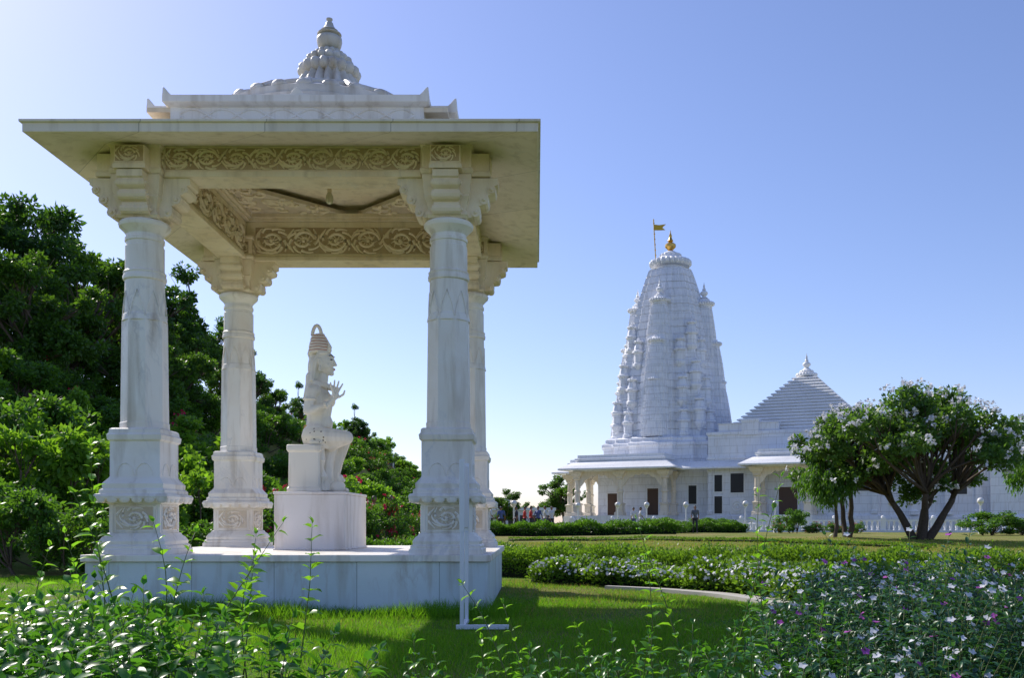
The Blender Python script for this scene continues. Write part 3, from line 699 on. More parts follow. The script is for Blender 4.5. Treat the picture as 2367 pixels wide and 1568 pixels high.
for k in range(nst):
    t = k / nst; h0 = 5.85 * (1 - t) + .75 * t; dz = 5.0 / nst; z0 = 8.66 + k * dz + .02
    cx_ = 12.4
    mb.loft([[(cx_ + sx * (h0 + g), sy * (h0 + g), z) for sx, sy in ((-1, -1), (1, -1), (1, 1), (-1, 1))] for g, z in ((-.14, z0), (-.14, z0 + dz * .45), (.06, z0 + dz * .5), (.06, z0 + dz * .75), (-.1, z0 + dz * .98))], 0)
obj('pyramid_roof', mb, [M_temp], tem, smooth=False)
mb = MB()
lobed(mb, 12.4, 0, 13.95, .95, .32, 20, 0, 5, .08, 80); lobed(mb, 12.4, 0, 14.25, .62, .22, 16, 0, 5, .08, 64); mb.ring(12.4, 0, [(.5, 14.3), (.2, 14.6)], 16); kalash(mb, 12.4, 0, 14.45, 1.15)
mb.ring(23.0, 0, [(2.9, 8.0), (2.8, 8.6), (2.2, 9.4), (1.3, 10.1), (.6, 10.5)], 32, nf=16, fd=.06); lobed(mb, 23, 0, 10.65, .6, .25, 16, 0, 5, .08, 64); kalash(mb, 23, 0, 10.8, 1.0)
obj('roof_finials', mb, [M_temp], tem, ang=50)
def tcol(mb, x, y, z0, z1, w=.3):
    h = z1 - z0
    mb.sq(x, y, [(w * 1.35, z0), (w * 1.35, z0 + .25), (w, z0 + .32), (w, z0 + .9), (w * 1.25, z0 + .95), (w * 1.25, z0 + 1.05), (w * .8, z0 + 1.1)], 0)
    mb.ring(x, y, [(w * .9, z0 + 1.1), (w * .8, z0 + 1.2), (w * .8, z0 + h * .5), (w, z0 + h * .52), (w, z0 + h * .56), (w * .75, z0 + h * .58), (w * .72, z1 - .75), (w * 1.2, z1 - .65), (w * 1.2, z1 - .58)], 12, mat=0)
    mb.sq(x, y, [(w * .9, z1 - .58), (w * 1.2, z1 - .4), (w * 1.5, z1 - .38), (w * 1.9, z1 - .1), (w * 1.9, z1)], 0)
def arch(mb, p0, p1, zt, depth=.18, sag=1.15):
    p0 = Vector(p0); p1 = Vector(p1); d = (p1 - p0); L = d.length; d.normalize(); nn = Vector((-d.y, d.x, 0))
    n = 40; top = []; bot = []
    for k in range(n + 1):
        t = k / n; u = abs(2 * t - 1)
        z = zt - .22 - sag * u ** 2.6 - .16 * abs(math.sin(t * pi * 6))
        p = p0 + d * (L * t)
        top.append((p.x, p.y, zt)); bot.append((p.x, p.y, z))
    vs = []; fs = []
    for s_ in (-.5, .5):
        for a in (top, bot):
            vs += [(x + nn.x * depth * s_, y + nn.y * depth * s_, z) for x, y, z in a]
    m_ = n + 1
    for k in range(n):
        fs += [(k, k + 1, m_ + k + 1, m_ + k), (2 * m_ + k, 3 * m_ + k, 3 * m_ + k + 1, 2 * m_ + k + 1), (m_ + k, m_ + k + 1, 3 * m_ + k + 1, 3 * m_ + k), (k, 2 * m_ + k, 2 * m_ + k + 1, k + 1)]
    mb.add(vs, fs, 0)
mb = MB(); mc = MB()
def porch(x0, x1, y0, y1, cols, z0=1.6, z1=5.45):
    mb.rect(x0 - .3, x1 + .3, y0 - .3, y1, [(.3, GZ), (.3, .9), (.1, 1.0), (.1, z0 - .02)])
    for x in cols: tcol(mc, x, y0 + .25, z0, z1)
    tcol(mc, x0 + .0, y1 - .3, z0, z1, .26); tcol(mc, x1, y1 - .3, z0, z1, .26)
    for a, b_ in zip(cols[:-1], cols[1:]): arch(mc, (a + .2, y0 + .25, 0), (b_ - .2, y0 + .25, 0), z1)
    arch(mc, (x0, y0 + .5, 0), (x0, y1 - .5, 0), z1); arch(mc, (x1, y0 + .5, 0), (x1, y1 - .5, 0), z1)
    mb.rect(x0, x1, y0 + .1, y1 + .2, [(.25, z1 + .001), (.25, z1 + .35)])
    chajja(mb, x0 - .2, x1 + .2, y0 - .1, y1 + .3, z1 + .55, 1.05)
    mb.rect(x0, x1, y0 + .1, y1 + .1, [(.0, z1 + .6), (.0, z1 + .9), (.15, z1 + 1.0), (.15, z1 + 1.15), (-.05, z1 + 1.2), (-.05, z1 + 1.45)])
porch(-6, 2, -8.4, -5.25, [-6, -2, 2])
porch(-9.0, -5.25, -3, 3, [-9, -5.6])
porch(10, 14, -9.2, -6.55, [10, 14])
chajja(mb, 2.5, 9.6, -6.55, -6.2, 5.95, .8); chajja(mb, 14.6, 19.2, -6.6, -6.3, 5.95, .8)
obj('porch_roofs', mb, [M_temp], tem, ang=30); obj('porch_columns', mc, [M_temc], tem, ang=30)
mb = MB()
def window(x, z0, z1, w, y, mat=0):
    mb.box(x - w / 2 - .1, x + w / 2 + .1, y - .06, y + .05, z0 - .1, z1 + .1, 1)
    mb.box(x - w / 2, x + w / 2, y - .075, y + .02, z0, z1, mat)
window(6.2, 3.6, 5.0, .65, -6.5); window(7.8, 3.5, 5.1, 1.1, -6.5); window(6.2, 1.75, 3.2, .65, -6.5); window(15.8, 3.5, 5.0, 1.1, -6.5); window(17.8, 3.5, 5.0, 1.1, -6.5)
window(12.0, 1.65, 3.9, 1.5, -6.5, 2); window(0, 1.65, 4.0, 1.0, -5.2, 2); window(-3.8, 1.65, 3.6, .9, -5.2, 2); window(3.6, 2.6, 4.2, .7, -5.2); window(30, 2.6, 4.4, 1.0, -7.4); window(24.9, 3.2, 4.7, .9, -4.6)
mb.box(7.2, 8.4, -6.58, -6.45, 1.75, 2.95, 1); mb.torus((7.8, -6.6, 2.35), .42, .05, 24, 6, 1, M=Matrix.Rotation(pi / 2, 3, 'X')); mb.torus((7.8, -6.6, 2.35), .2, .05, 20, 6, 1, M=Matrix.Rotation(pi / 2, 3, 'X'))
for q in range(8):
    a = q * pi / 4; mb.tube([(7.8 + .2 * math.cos(a), -6.59, 2.35 + .2 * math.sin(a)), (7.8 + .42 * math.cos(a), -6.59, 2.35 + .42 * math.sin(a))], .03, 5, 1)
obj('windows_and_doors', mb, [M_dark, M_temp, M_door], tem)

# balustrade
mb = MB()
p0 = Vector((2.6, 75, 0)); p1 = Vector((44, 60, 0)); L = (p1 - p0).length
bd = empty('garden_balustrade', (2.6, 75, 0), math.atan2(-15, 41.4))
mb.box(0, L, -.3, .3, 0, .45); mb.box(0, L, -.12, .12, 1.05, 1.18)
n = int(L / .36)
for i in range(n):
    x = (i + .5) * L / n
    if i % 9 == 0: mb.box(x - .17, x + .17, -.17, .17, .45, 1.3); mb.ell((x, 0, 1.36), (.15, .15, .12), 0, 8, 6)
    else: mb.ring(x, 0, [(.08, .45), (.05, .55), (.09, .68), (.05, .85), (.08, 1.05)], 6)
obj('rails_and_balusters', mb, [M_temp], bd, ang=40)

# lamp posts
mb = MB()
mb.ring(0, 0, [(.14, 0), (.14, .2), (.07, .3), (.05, .5), (.045, 1.7), (.10, 1.75), (.10, 1.8)], 10, mat=0); mb.ell((0, 0, 1.98), (.2, .2, .2), 1, 12, 8)
M_globe = plain('lamp_globe', (.8, .78, .74), .25, var=.05)
lamp = obj('globe_lamp_post', mb, [M_temp, M_globe], None, loc=(8.0, 70, G(8.0, 70)))
for lx, d in ((-1.5, 64), (3.1, 72), (5.9, 70), (10.7, 69), (14.3, 66), (16.1, 65), (26.7, 58)):
    meobj('globe_lamp_post', lamp.data, (lx, d, G(lx, d)))

ub = empty('white_utility_building', (-1.2, 84, .3))
mb = MB(); mb.rect(-2.9, 2.6, -2, 2, [(0, -.3), (0, 1.7), (.25, 1.72), (.25, 1.95)]); mb.box(-2.5, -1.1, -1.5, 1.5, 1.96, 2.7); mb.box(-2.6, -1.0, -1.6, 1.6, 2.7, 2.8)
for q in range(5): mb.box(-2.2 + q * 1.0, -1.7 + q * 1.0, -2.03, -1.9, .3, 1.3, 1)
obj('walls_and_roof', mb, [M_white, M_dark], ub)

# ------------------------------------------------------------------ hill fence
mb = MB()
yy = np.linspace(26, 98, 330)
fx = lambda y: -19.2 + (y - 32) * .075
for i, y in enumerate(yy):
    x = fx(y); z = G(x, y)
    w = .022
    mb.box(x - w, x + w, y - w, y + w, z, z + 1.15, 0)
    if i % 14 == 0: mb.box(x - .09, x + .09, y - .09, y + .09, z - .3, z + 1.4, 1)
for h in (.2, 1.0): mb.tube([(fx(y), y, G(fx(y), y) + h) for y in yy[::6]], .03, 4, 0)
obj('hillside_fence', mb, [M_iron, M_white], None, smooth=False)

# ------------------------------------------------------------------ trees
def curve_pts(a, b, r_, bend=.15, n=6):
    a = Vector(a); b = Vector(b); L = (b - a).length
    o = Vector((r_.uniform(-1, 1), r_.uniform(-1, 1), r_.uniform(-.3, .8))) * L * bend
    return [a.lerp(b, t) + o * (4 * t * (1 - t)) + Vector((r_.uniform(-1, 1), r_.uniform(-1, 1), 0)) * L * .02 for t in np.linspace(0, 1, n)]
def make_tree(name, seed, H, crown, base_frac, nclump, leaves, leaf, tr=.2, mats=None, stems=1, flowers=0, clump=(.22, .36), lean=(0, 0), spread=.3, droop=0.0, zsq=.7, up=.4, flsize=.2, shell=(.35, .88), sp=.55):
    r_ = random.Random(seed); g = np.random.default_rng(seed)
    mb = MB(); rx, ry, rz = crown; cz = H - rz
    forks = []
    for s_ in range(stems):
        a = 2 * pi * s_ / stems + r_.random()
        top = Vector((lean[0] + spread * rx * math.cos(a) * (stems > 1), lean[1] + spread * ry * math.sin(a) * (stems > 1), H * base_frac))
        pts = curve_pts((.12 * math.cos(a) * (stems > 1), .12 * math.sin(a) * (stems > 1), -.3), top, r_, .10, 7)
        mb.tube(pts, [tr * (1.25 - .6 * t) for t in np.linspace(0, 1, 7)], 8)
        forks.append(pts[-1]); forks.append(pts[-2])
    C_ = []
    for k in range(nclump):
        for _ in range(50):
            v = g.normal(size=3); v /= np.linalg.norm(v); rr = g.uniform(*shell)
            p = np.array([lean[0] + v[0] * rr * rx, lean[1] + v[1] * rr * ry, cz + v[2] * rr * rz])
            if p[2] > H * base_frac * .85: break
        cr = g.uniform(*clump) * (rx + ry) / 2
        C_.append((p, cr))
        f = min(forks, key=lambda q: (q - Vector(p)).length + r_.random() * .5)
        pts = curve_pts(f, tuple(p), r_, .10, 6)
        mb.tube(pts, [tr * .42 * (1 - .8 * t) + .008 for t in np.linspace(0, 1, 6)], 5)
        for q in range(4):
            e = Vector(p) + Vector((g.normal(), g.normal(), g.normal() * .6)) * cr * .6
            mb.tube([pts[3], tuple(Vector(pts[3]).lerp(e, .5) + Vector((0, 0, .03))), tuple(e)], [tr * .16, tr * .1, .006], 4)
    P = []; Dd = []; NN = []
    tot = sum(c[1] ** 2 for c in C_)
    for p, cr in C_:
        n = int(leaves * cr * cr / tot)
        v = rvec(n); u = g.random(n)[:, None] ** .5
        sub = rvec(8) * .72; idx = g.integers(0, 8, n)
        pos = p + cr * (v * u * sp + sub[idx]) * np.array([1, 1, zsq])
        if droop: pos[:, 2] -= droop * g.random(n) ** 2 * cr * 1.5
        P.append(pos)
        d = v * .8 + rvec(n) * .7; d[:, 2] += -.15 - droop * 2
        Dd.append(d); nn = rvec(n) * .9 + v * .4; nn[:, 2] += up; NN.append(nn)
    P = np.concatenate(P); Dd = np.concatenate(Dd); NN = np.concatenate(NN)
    lv, lt = small_leaves(P, Dd, NN, leaf * g.uniform(.7, 1.3, len(P)), .55 if not droop else .3)
    tv, tt, tm = mb.arrays()
    parts = [(tv, tt, 0), (lv, lt, 1)]
    if flowers:
        idx = g.integers(0, len(C_), flowers); FP = []
        for i in idx:
            p, cr = C_[i]; v = g.normal(size=3); v[2] = abs(v[2]) * .6; v /= np.linalg.norm(v)
            o_ = (p - np.array([lean[0], lean[1], cz])) / np.array([rx, ry, rz]); v = v + o_ * 1.2; v /= np.linalg.norm(v)
            FP.append(p + v * cr * g.uniform(1.15, 1.4) * np.array([1, 1, zsq + .1]))
        FP = np.repeat(np.array(FP), 7, axis=0) + g.normal(size=(flowers * 7, 3)) * flsize * .25
        fv, ft = small_leaves(FP, rvec(len(FP)), rvec(len(FP)), flsize * .75, .9)
        parts.append((fv, ft, 2))
    return np_mesh(name, parts, mats or [M_bark, L_tree, L_white])
LT = [M_bark, L_tree, L_white]; LD = [M_bark, L_tree2, L_white]; LL = [M_bark, L_lite, L_pink]
tA = make_tree('hill_tree_a', 1, 8.5, (4.0, 4.0, 3.5), .38, 48, 22000, .24, .22, LD, clump=(.13, .24), shell=(.25, 1.0))
tB = make_tree('hill_tree_b', 2, 7.5, (3.4, 3.4, 3.4), .32, 42, 19000, .22, .2, LT, clump=(.13, .24), shell=(.25, 1.0))
tC = make_tree('hill_tree_c', 3, 8.0, (2.4, 2.4, 3.5), .35, 24, 8000, .20, .14, LD, clump=(.14, .25), shell=(.3, 1.0))
sA = make_tree('shrub_a', 4, 2.6, (1.5, 1.5, 1.3), .12, 22, 6500, .13, .05, [M_bark, L_bush, L_pink], stems=3, clump=(.18, .30), shell=(.3, .95))
sB = make_tree('shrub_b', 5, 3.0, (1.3, 1.3, 1.6), .12, 24, 6000, .16, .05, LL, stems=4, clump=(.14, .25), up=.1, shell=(.3, 1.0))
sC = make_tree('shrub_c', 6, 2.4, (1.6, 1.6, 1.2), .12, 22, 6500, .12, .05, [M_bark, L_bush, L_red], stems=3, flowers=30, clump=(.18, .30), flsize=.13)
def put(name, me, x, y, rz=None, s=1, sink=0.0):
    return meobj(name, me, (x, y, G(x, y) - sink), rnd.random() * 6 if rz is None else rz, s)
for me_, x, y, s in ((tA, -21.5, 39, 1.0), (tB, -20, 43, .97), (tA, -26, 40, 1.05), (tB, -18.0, 37, .85), (tA, -20.5, 49, .88), (tC, -18.3, 51, 1.02), (tC, -18.3, 57, .82), (tB, -18.4, 58, .55), (tC, -18.0, 61, .68),
                    (tB, -17.2, 63, .5), (tC, -16.6, 68, .5), (tC, -14.9, 80, .5), (tB, -14.6, 80.5, .40), (tB, -17.2, 33, .72), (tA, -22, 33, .9), (tB, -17.6, 47, .66), (tB, -30, 50, 1), (tB, -15.5, 38, .55), (tB, -16, 43, .6)):
    put('neem_tree', me_, x, y, s=s, sink=.2)
hs_ = empty('hillside_shrubs')
spots = [(-11.6, 21, sB, 1.15), (-10.4, 22, sB, 1.15), (-9.6, 26, sB, .9), (-8.5, 24, sB, .95), (-12.6, 24, sA, 1.3), (-7.2, 27, sC, 1.0), (-6.2, 29, sC, .95), (-5.2, 31, sC, .75), (-4.4, 33.5, sC, .6),
         (-9.2, 17.5, sA, .75), (-8.0, 17.0, sA, .6), (-10.5, 18.5, sA, .8), (-6.8, 19, sA, .5), (-6.6, 38, sB, 1.0), (-7.0, 33, sA, 1.1), (-8.6, 30, sA, 1.2), (-10.5, 29, sB, 1.2)]
for x, y, m_, s in spots:
    meobj('shrub', m_, (x, y, G(x, y) - .1), rnd.random() * 6, s, hs_)
y = 24.0
while y < 118:
    xb = 8.0 - .035 * min(80, max(0, y - 20)); x = -xb - 1.0
    while x > -19.5:
        if rnd.random() < .95:
            m_ = rnd.choice([sA, sA, sB, sA, sA, sB, sC]); s = rnd.uniform(.65, 1.2) * (1 if y < 60 else .85)
            xx = x + rnd.uniform(-.6, .6); y2 = y + rnd.uniform(-1, 1)
            if not (abs(xx + 12) < 1.6 and y2 < 26): meobj('shrub', m_, (xx, y2, G(xx, y2) - .2), rnd.random() * 6, (s, s, s * rnd.uniform(.75, 1.1)), hs_)
        x -= rnd.uniform(1.7, 2.4)
    y += rnd.uniform(2.2, 3.0) * (1 + .005 * y)
pl = make_tree('plumeria', 11, 5.6, (4.5, 3.8, 1.9), .32, 84, 30000, .18, .15, [M_barkl, L_plum, L_white], stems=4, flowers=330, clump=(.09, .165), spread=.30, zsq=.75, flsize=.18, shell=(.40, 1.06))
meobj('plumeria_tree', pl, (14.3, 36, G(14.3, 36)), .4, (.92, 1, .96))
pl2 = make_tree('plumeria2', 12, 5.0, (2.6, 2.4, 1.7), .36, 34, 12000, .16, .10, [M_barkl, L_plum, L_white], stems=2, flowers=120, clump=(.12, .20), spread=.25, zsq=.75, flsize=.17, shell=(.4, 1.05))
meobj('plumeria_tree', pl2, (12.0, 37, G(12.0, 37)), 1.2)
wl = make_tree('weep', 13, 4.2, (1.7, 1.6, 1.7), .4, 20, 8000, .17, .08, [M_barkl, L_bush, L_white], stems=1, clump=(.18, .30), droop=.9, zsq=.9)
meobj('drooping_tree', wl, (11.3, 36.5, G(11.3, 36.5)), 0, (.9, .9, .95))
meobj('drooping_tree', wl, (24.5, 47, G(24, 47)), 2, (1.3, 1.3, 1.25))
put('neem_tree', tB, 3.1, 112, s=(.95, .95, .85)); put('neem_tree', tB, -2.4, 70, s=.42); put('neem_tree', tB, -4.6, 90, s=.4); put('neem_tree', tB, -1, 140, s=.5)
for x, y, s in ((8.0, 58, (.9, .9, .5)), (9.0, 60, (.5, .5, .4)), (16.5, 62, (.7, .7, .75)), (23.5, 50, (1.2, 1.0, .62)), (11.3, 66, (.8, .8, .5)), (12.6, 67, (.8, .8, .5)), (25.4, 50, (1, .9, .5))):
    put('garden_bush', sA, x, y, s=s, sink=.1)
for x, y, s in ((15, 60, .3), (17.5, 61, .3), (18.6, 60, .3), (20, 60, .32)): put('red_flower_bush', sC, x, y, s=(s * 1.8, s, s * 1.1), sink=.05)

# ------------------------------------------------------------------ hedges
def polyline(pts, n):
    pts = np.array(pts, float); seg = np.r_[0, np.cumsum(np.linalg.norm(np.diff(pts, axis=0), axis=1))]
    t = np.linspace(0, seg[-1], n); x = np.interp(t, seg, pts[:, 0]); y = np.interp(t, seg, pts[:, 1])
    k = max(3, n // 12); ker = np.ones(k) / k
    xp = np.convolve(np.pad(x, k, mode='reflect', reflect_type='odd'), ker, 'same')[k:-k]; yp = np.convolve(np.pad(y, k, mode='reflect', reflect_type='odd'), ker, 'same')[k:-k]
    return np.stack([xp, yp], 1)
def hedge(name, pts, w, h, nl, leaf, mats, flowers=0, fl_size=.03, rough=.12, fmat=2):
    c = polyline(pts, 120); d = nrm(np.c_[np.gradient(c[:, 0]), np.gradient(c[:, 1]), np.zeros(len(c))]); s_ = np.stack([-d[:, 1], d[:, 0], d[:, 2] * 0], 1)
    idx = rng.integers(0, len(c), nl); fr_ = rng.random(nl)
    idx2 = np.minimum(idx + 1, len(c) - 1); base = c[idx] * (1 - fr_[:, None]) + c[idx2] * fr_[:, None]
    a = rng.random(nl) * pi
    q = rng.uniform(.72, 1.10, nl)
    lump = 1 + rough * np.sin(base[:, 0] * 5.3 + 1.3 * np.sin(base[:, 1] * 4)) + rough * np.sin(base[:, 0] * 2.1 + base[:, 1] * 3.1)
    ca = np.sign(np.cos(a)) * np.abs(np.cos(a)) ** .45; sa = np.abs(np.sin(a)) ** .45
    off = ca * w / 2 * q * (1 + .5 * (lump - 1)); z = sa * h * q * lump
    z = z + (rng.random(nl) < .04) * rng.random(nl) * h * .25
    pos = np.c_[base + s_[idx][:, :2] * off[:, None], ground(base[:, 0], base[:, 1]) + z]
    out = np.c_[s_[idx][:, :2] * ca[:, None], sa]
    dd = out + rvec(nl) * .9; nn = rvec(nl) + out * .3; nn[:, 2] += .4
    lv, lt = small_leaves(pos, dd, nn, leaf * rng.uniform(.6, 1.3, nl), .5)
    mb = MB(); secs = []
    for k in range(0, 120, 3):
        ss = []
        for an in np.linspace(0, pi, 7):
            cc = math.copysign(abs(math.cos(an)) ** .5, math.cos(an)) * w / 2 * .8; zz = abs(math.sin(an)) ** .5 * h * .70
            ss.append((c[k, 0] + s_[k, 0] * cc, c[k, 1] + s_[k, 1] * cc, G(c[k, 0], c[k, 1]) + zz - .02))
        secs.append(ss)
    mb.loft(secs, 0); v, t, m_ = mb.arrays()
    parts = [(v, t, 0), (lv, lt, 1)]
    if flowers:
        i2 = rng.integers(0, nl, flowers); sel = i2[(pos[i2, 2] - ground(base[i2, 0], base[i2, 1]) > h * .4) & (q[i2] > .9)]
        nf_ = len(sel); ax = nrm(out[sel] + rvec(nf_) * .8 + np.array([0, -.3, .3])); o1 = nrm(np.cross(ax, rvec(nf_))); o2 = np.cross(ax, o1)
        fp = np.repeat(pos[sel] + out[sel] * .05, 5, axis=0); an = np.tile(np.arange(5) * 2 * pi / 5, nf_)[:, None]
        dd = np.repeat(o1, 5, 0) * np.cos(an) + np.repeat(o2, 5, 0) * np.sin(an)
        fv, ft = small_leaves(fp, dd, np.repeat(ax, 5, 0), fl_size, .95); parts.append((fv, ft, fmat))
    me = np_mesh(name, parts, mats); return meobj(name, me)
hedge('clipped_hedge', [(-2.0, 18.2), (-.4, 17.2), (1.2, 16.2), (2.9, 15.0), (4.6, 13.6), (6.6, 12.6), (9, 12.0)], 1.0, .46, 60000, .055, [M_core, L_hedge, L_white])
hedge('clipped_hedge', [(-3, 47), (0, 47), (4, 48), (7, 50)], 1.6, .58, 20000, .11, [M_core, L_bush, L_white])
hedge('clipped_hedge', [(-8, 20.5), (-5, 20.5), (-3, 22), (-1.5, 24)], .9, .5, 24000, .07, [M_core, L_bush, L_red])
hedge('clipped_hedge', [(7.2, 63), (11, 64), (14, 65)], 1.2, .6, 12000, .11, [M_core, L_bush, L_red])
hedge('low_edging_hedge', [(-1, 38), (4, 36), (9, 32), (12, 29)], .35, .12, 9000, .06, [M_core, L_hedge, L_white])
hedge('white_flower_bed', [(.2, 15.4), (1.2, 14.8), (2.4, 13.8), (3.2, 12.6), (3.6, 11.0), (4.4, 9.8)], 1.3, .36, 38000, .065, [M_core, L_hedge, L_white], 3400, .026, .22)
c = polyline([(1.0, 13.75), (1.7, 13.2), (2.35, 12.3), (2.72, 11.3), (2.85, 10.2), (2.9, 9), (3.0, 8)], 60)
mb = MB(); d = nrm(np.c_[np.gradient(c[:, 0]), np.gradient(c[:, 1])])
wd = np.linspace(.05, .30, 60)
secs = [[(c[k, 0] + d[k, 1] * wd[k], c[k, 1] - d[k, 0] * wd[k], -.02), (c[k, 0] + d[k, 1] * wd[k], c[k, 1] - d[k, 0] * wd[k], .05), (c[k, 0] - d[k, 1] * wd[k], c[k, 1] + d[k, 0] * wd[k], .05), (c[k, 0] - d[k, 1] * wd[k], c[k, 1] + d[k, 0] * wd[k], -.02)] for k in range(60)]
mb.loft(secs); obj('garden_path_kerb', mb, [M_path], None)

# ------------------------------------------------------------------ lawn grass
def patch(x, y): return .5 + .5 * np.sin(x * 1.1 + 1.7 * np.sin(y * .8 + 1)) * np.sin(y * 1.3 + 1.4 * np.sin(x * .9))
def grass(n, x0, x1, y0, y1, h0, h1, w, mask):
    x = rng.uniform(x0, x1, n); y = rng.uniform(y0, y1, n); k = mask(x, y); x = x[k]; y = y[k]; n = len(x)
    p = np.c_[x, y, ground(x, y) - .005]; a = rng.random(n) * 2 * pi; h = rng.uniform(h0, h1, n) * (1 + .5 * np.sin(x * 2.1 + np.sin(y * 3)) * np.sin(y * 1.7 + np.sin(x * 2.7)))
    side = np.c_[np.cos(a), np.sin(a), a * 0] * w / 2; ln = rng.normal(size=(n, 2)) * .45
    v = np.stack([p - side, p + side, p + np.c_[ln * h[:, None], h]], 1).reshape(-1, 3)
    t = np.arange(n * 3).reshape(-1, 3)
    return v, t
def m_pav(x, y): return ~((x > -4.72) & (x < -.48) & (y > 10.02) & (y < 14.25))
def dens(x, y): return m_pav(x, y) & (rng.random(len(x)) < np.clip(1.15 - .9 * patch(x, y) * S((y - 7) / 3), .12, 1))
g1 = grass(180000, -7, 3.6, 4.5, 11, .025, .075, .007, dens)
g2 = grass(110000, -9, 3.2, 10.5, 17, .02, .055, .010, dens)
g3 = grass(9000, -4.9, -.2, 9.4, 10.05, .08, .2, .008, m_pav)
g4 = grass(80000, -5, 4, 5, 16, .02, .07, .006, lambda x, y: m_pav(x, y) & (rng.random(len(x)) < .2 + .8 * patch(x, y) * S((y - 7.5) / 3)))
g5 = grass(90000, -2, 20, 17, 36, .03, .07, .022, lambda x, y: y > 18 - .25 * x)
hf = len(g5[1]) // 3
meobj('lawn_grass', np_mesh('lawn_grass', [(g1[0], g1[1], 0), (g2[0], g2[1], 0), (g3[0], g3[1], 0), (g4[0], g4[1], 1), (g5[0][:hf * 3], g5[1][:hf], 0), (g5[0][hf * 3:], g5[1][hf:] - hf * 3, 1)], [L_grass, L_dry]))

# ------------------------------------------------------------------ foreground plants
def shoots(specs, leafL, asp=.58, leaf_gap=.04, mats=None, name='plant', flowers=0, fl=.018, fmats=(2,), lmat=1, opp=True, droop=.25):
    mb = MB(); P = []; D = []; NN = []; LL_ = []; tips = []
    for (b0, dr, L) in specs:
        b0 = Vector(b0); dr = Vector(dr).normalized(); n = max(4, int(L / .06))
        pts = [b0.copy()]; d = dr.copy(); wob = Vector((rnd.uniform(-1, 1), rnd.uniform(-1, 1), 0)) * .05
        for k in range(n):
            d = (d + wob + Vector((rnd.uniform(-.06, .06), rnd.uniform(-.06, .06), .03))).normalized(); pts.append(pts[-1] + d * (L / n))
        mb.tube(pts, [max(.0012, .0042 * (1 - .75 * i / n)) for i in range(n + 1)], 5)
        tips.append(pts[-1]); s = .18 * L; ph = rnd.random() * 6
        while s < L:
            u = s / L; i = min(n - 1, int(u * n)); p = pts[i].lerp(pts[i + 1], u * n - i); ax = (pts[i + 1] - pts[i]).normalized()
            o1 = ax.orthogonal().normalized(); o1.rotate(Matrix.Rotation(ph, 3, ax))
            for sg in ((1, -1) if opp else (1,)):
                o = o1 * sg; dd = (o + ax * rnd.uniform(.2, .8) + Vector((0, 0, rnd.uniform(-.25, .25)))).normalized()
                P.append(p + o * .004); D.append(dd); nn = ax * .7 + Vector((0, 0, 1.0)) - o * .3 + Vector((rnd.uniform(-.7, .7), rnd.uniform(-.7, .7), 0)); NN.append(nn)
                LL_.append(leafL * rnd.uniform(.55, 1.25) * (1 - .45 * u ** 3))
            s += leaf_gap * rnd.uniform(.8, 1.25); ph += 1.55 + rnd.uniform(-.3, .3)
        for q in range(2): P.append(pts[-1]); D.append(d + Vector((rnd.uniform(-.4, .4), rnd.uniform(-.4, .4), .2))); NN.append(Vector((rnd.uniform(-1, 1), rnd.uniform(-1, 1), .8))); LL_.append(leafL * .45)
    lv, lt = big_leaves(np.array([tuple(v) for v in P]), np.array([tuple(v) for v in D]), np.array([tuple(v) for v in NN]), np.array(LL_), asp, droop=droop)
    v, t, m_ = mb.arrays(); parts = [(v, t, 0), (lv, lt, lmat)]
    if flowers:
        k = min(flowers, len(tips)); sel = rnd.sample(tips, k)
        for j, fm in enumerate(fmats):
            ss = sel[j::len(fmats)]
            if not ss: continue
            fp = []; dd = []; nn = []
            for p in ss:
                ax = Vector((rnd.uniform(-.7, .7), rnd.uniform(-1.2, .3), 1)).normalized(); o = ax.orthogonal().normalized(); o2 = ax.cross(o)
                c0 = p + ax * .012
                for q in range(5):
                    a = q * 2 * pi / 5; fp.append(tuple(c0)); dd.append(tuple(o * math.cos(a) + o2 * math.sin(a) + ax * .12)); nn.append(tuple(ax))
            fv, ft = small_leaves(np.array(fp), np.array(dd), np.array(nn), fl, .95); parts.append((fv, ft, fm))
    return meobj(name, np_mesh(name, parts, mats, True))
def bush_specs(cx, cy, n, R, h0, h1, tilt=.55):
    sp = []
    for k in range(n):
        a = rnd.random() * 2 * pi; rr = R * math.sqrt(rnd.random())
        dr = Vector((math.cos(a) * rr / R * tilt + rnd.uniform(-.2, .2), math.sin(a) * rr / R * tilt + rnd.uniform(-.2, .2), 1))
        sp.append(((cx + rr * math.cos(a) * .7, cy + rr * math.sin(a) * .7, rnd.uniform(0, .12)), dr, rnd.uniform(h0, h1)))
    return sp
FM = [M_stem, L_fg, L_white, L_pink]
for (cx, cy, n, R, h0, h1) in ((-2.30, 4.3, 28, .42, .35, .70), (-1.75, 3.9, 28, .40, .3, .62), (-1.25, 3.9, 22, .32, .25, .54), (-2.8, 5.2, 28, .45, .35, .62), (-2.0, 5.0, 28, .42, .3, .58), (-.95, 4.1, 10, .22, .2, .40), (-1.5, 3.4, 16, .25, .3, .48), (-2.0, 3.6, 16, .25, .3, .5)):
    shoots(bush_specs(cx, cy, n, R, h0, h1, .7), .102, .62, .052, FM, 'leafy_shrub')
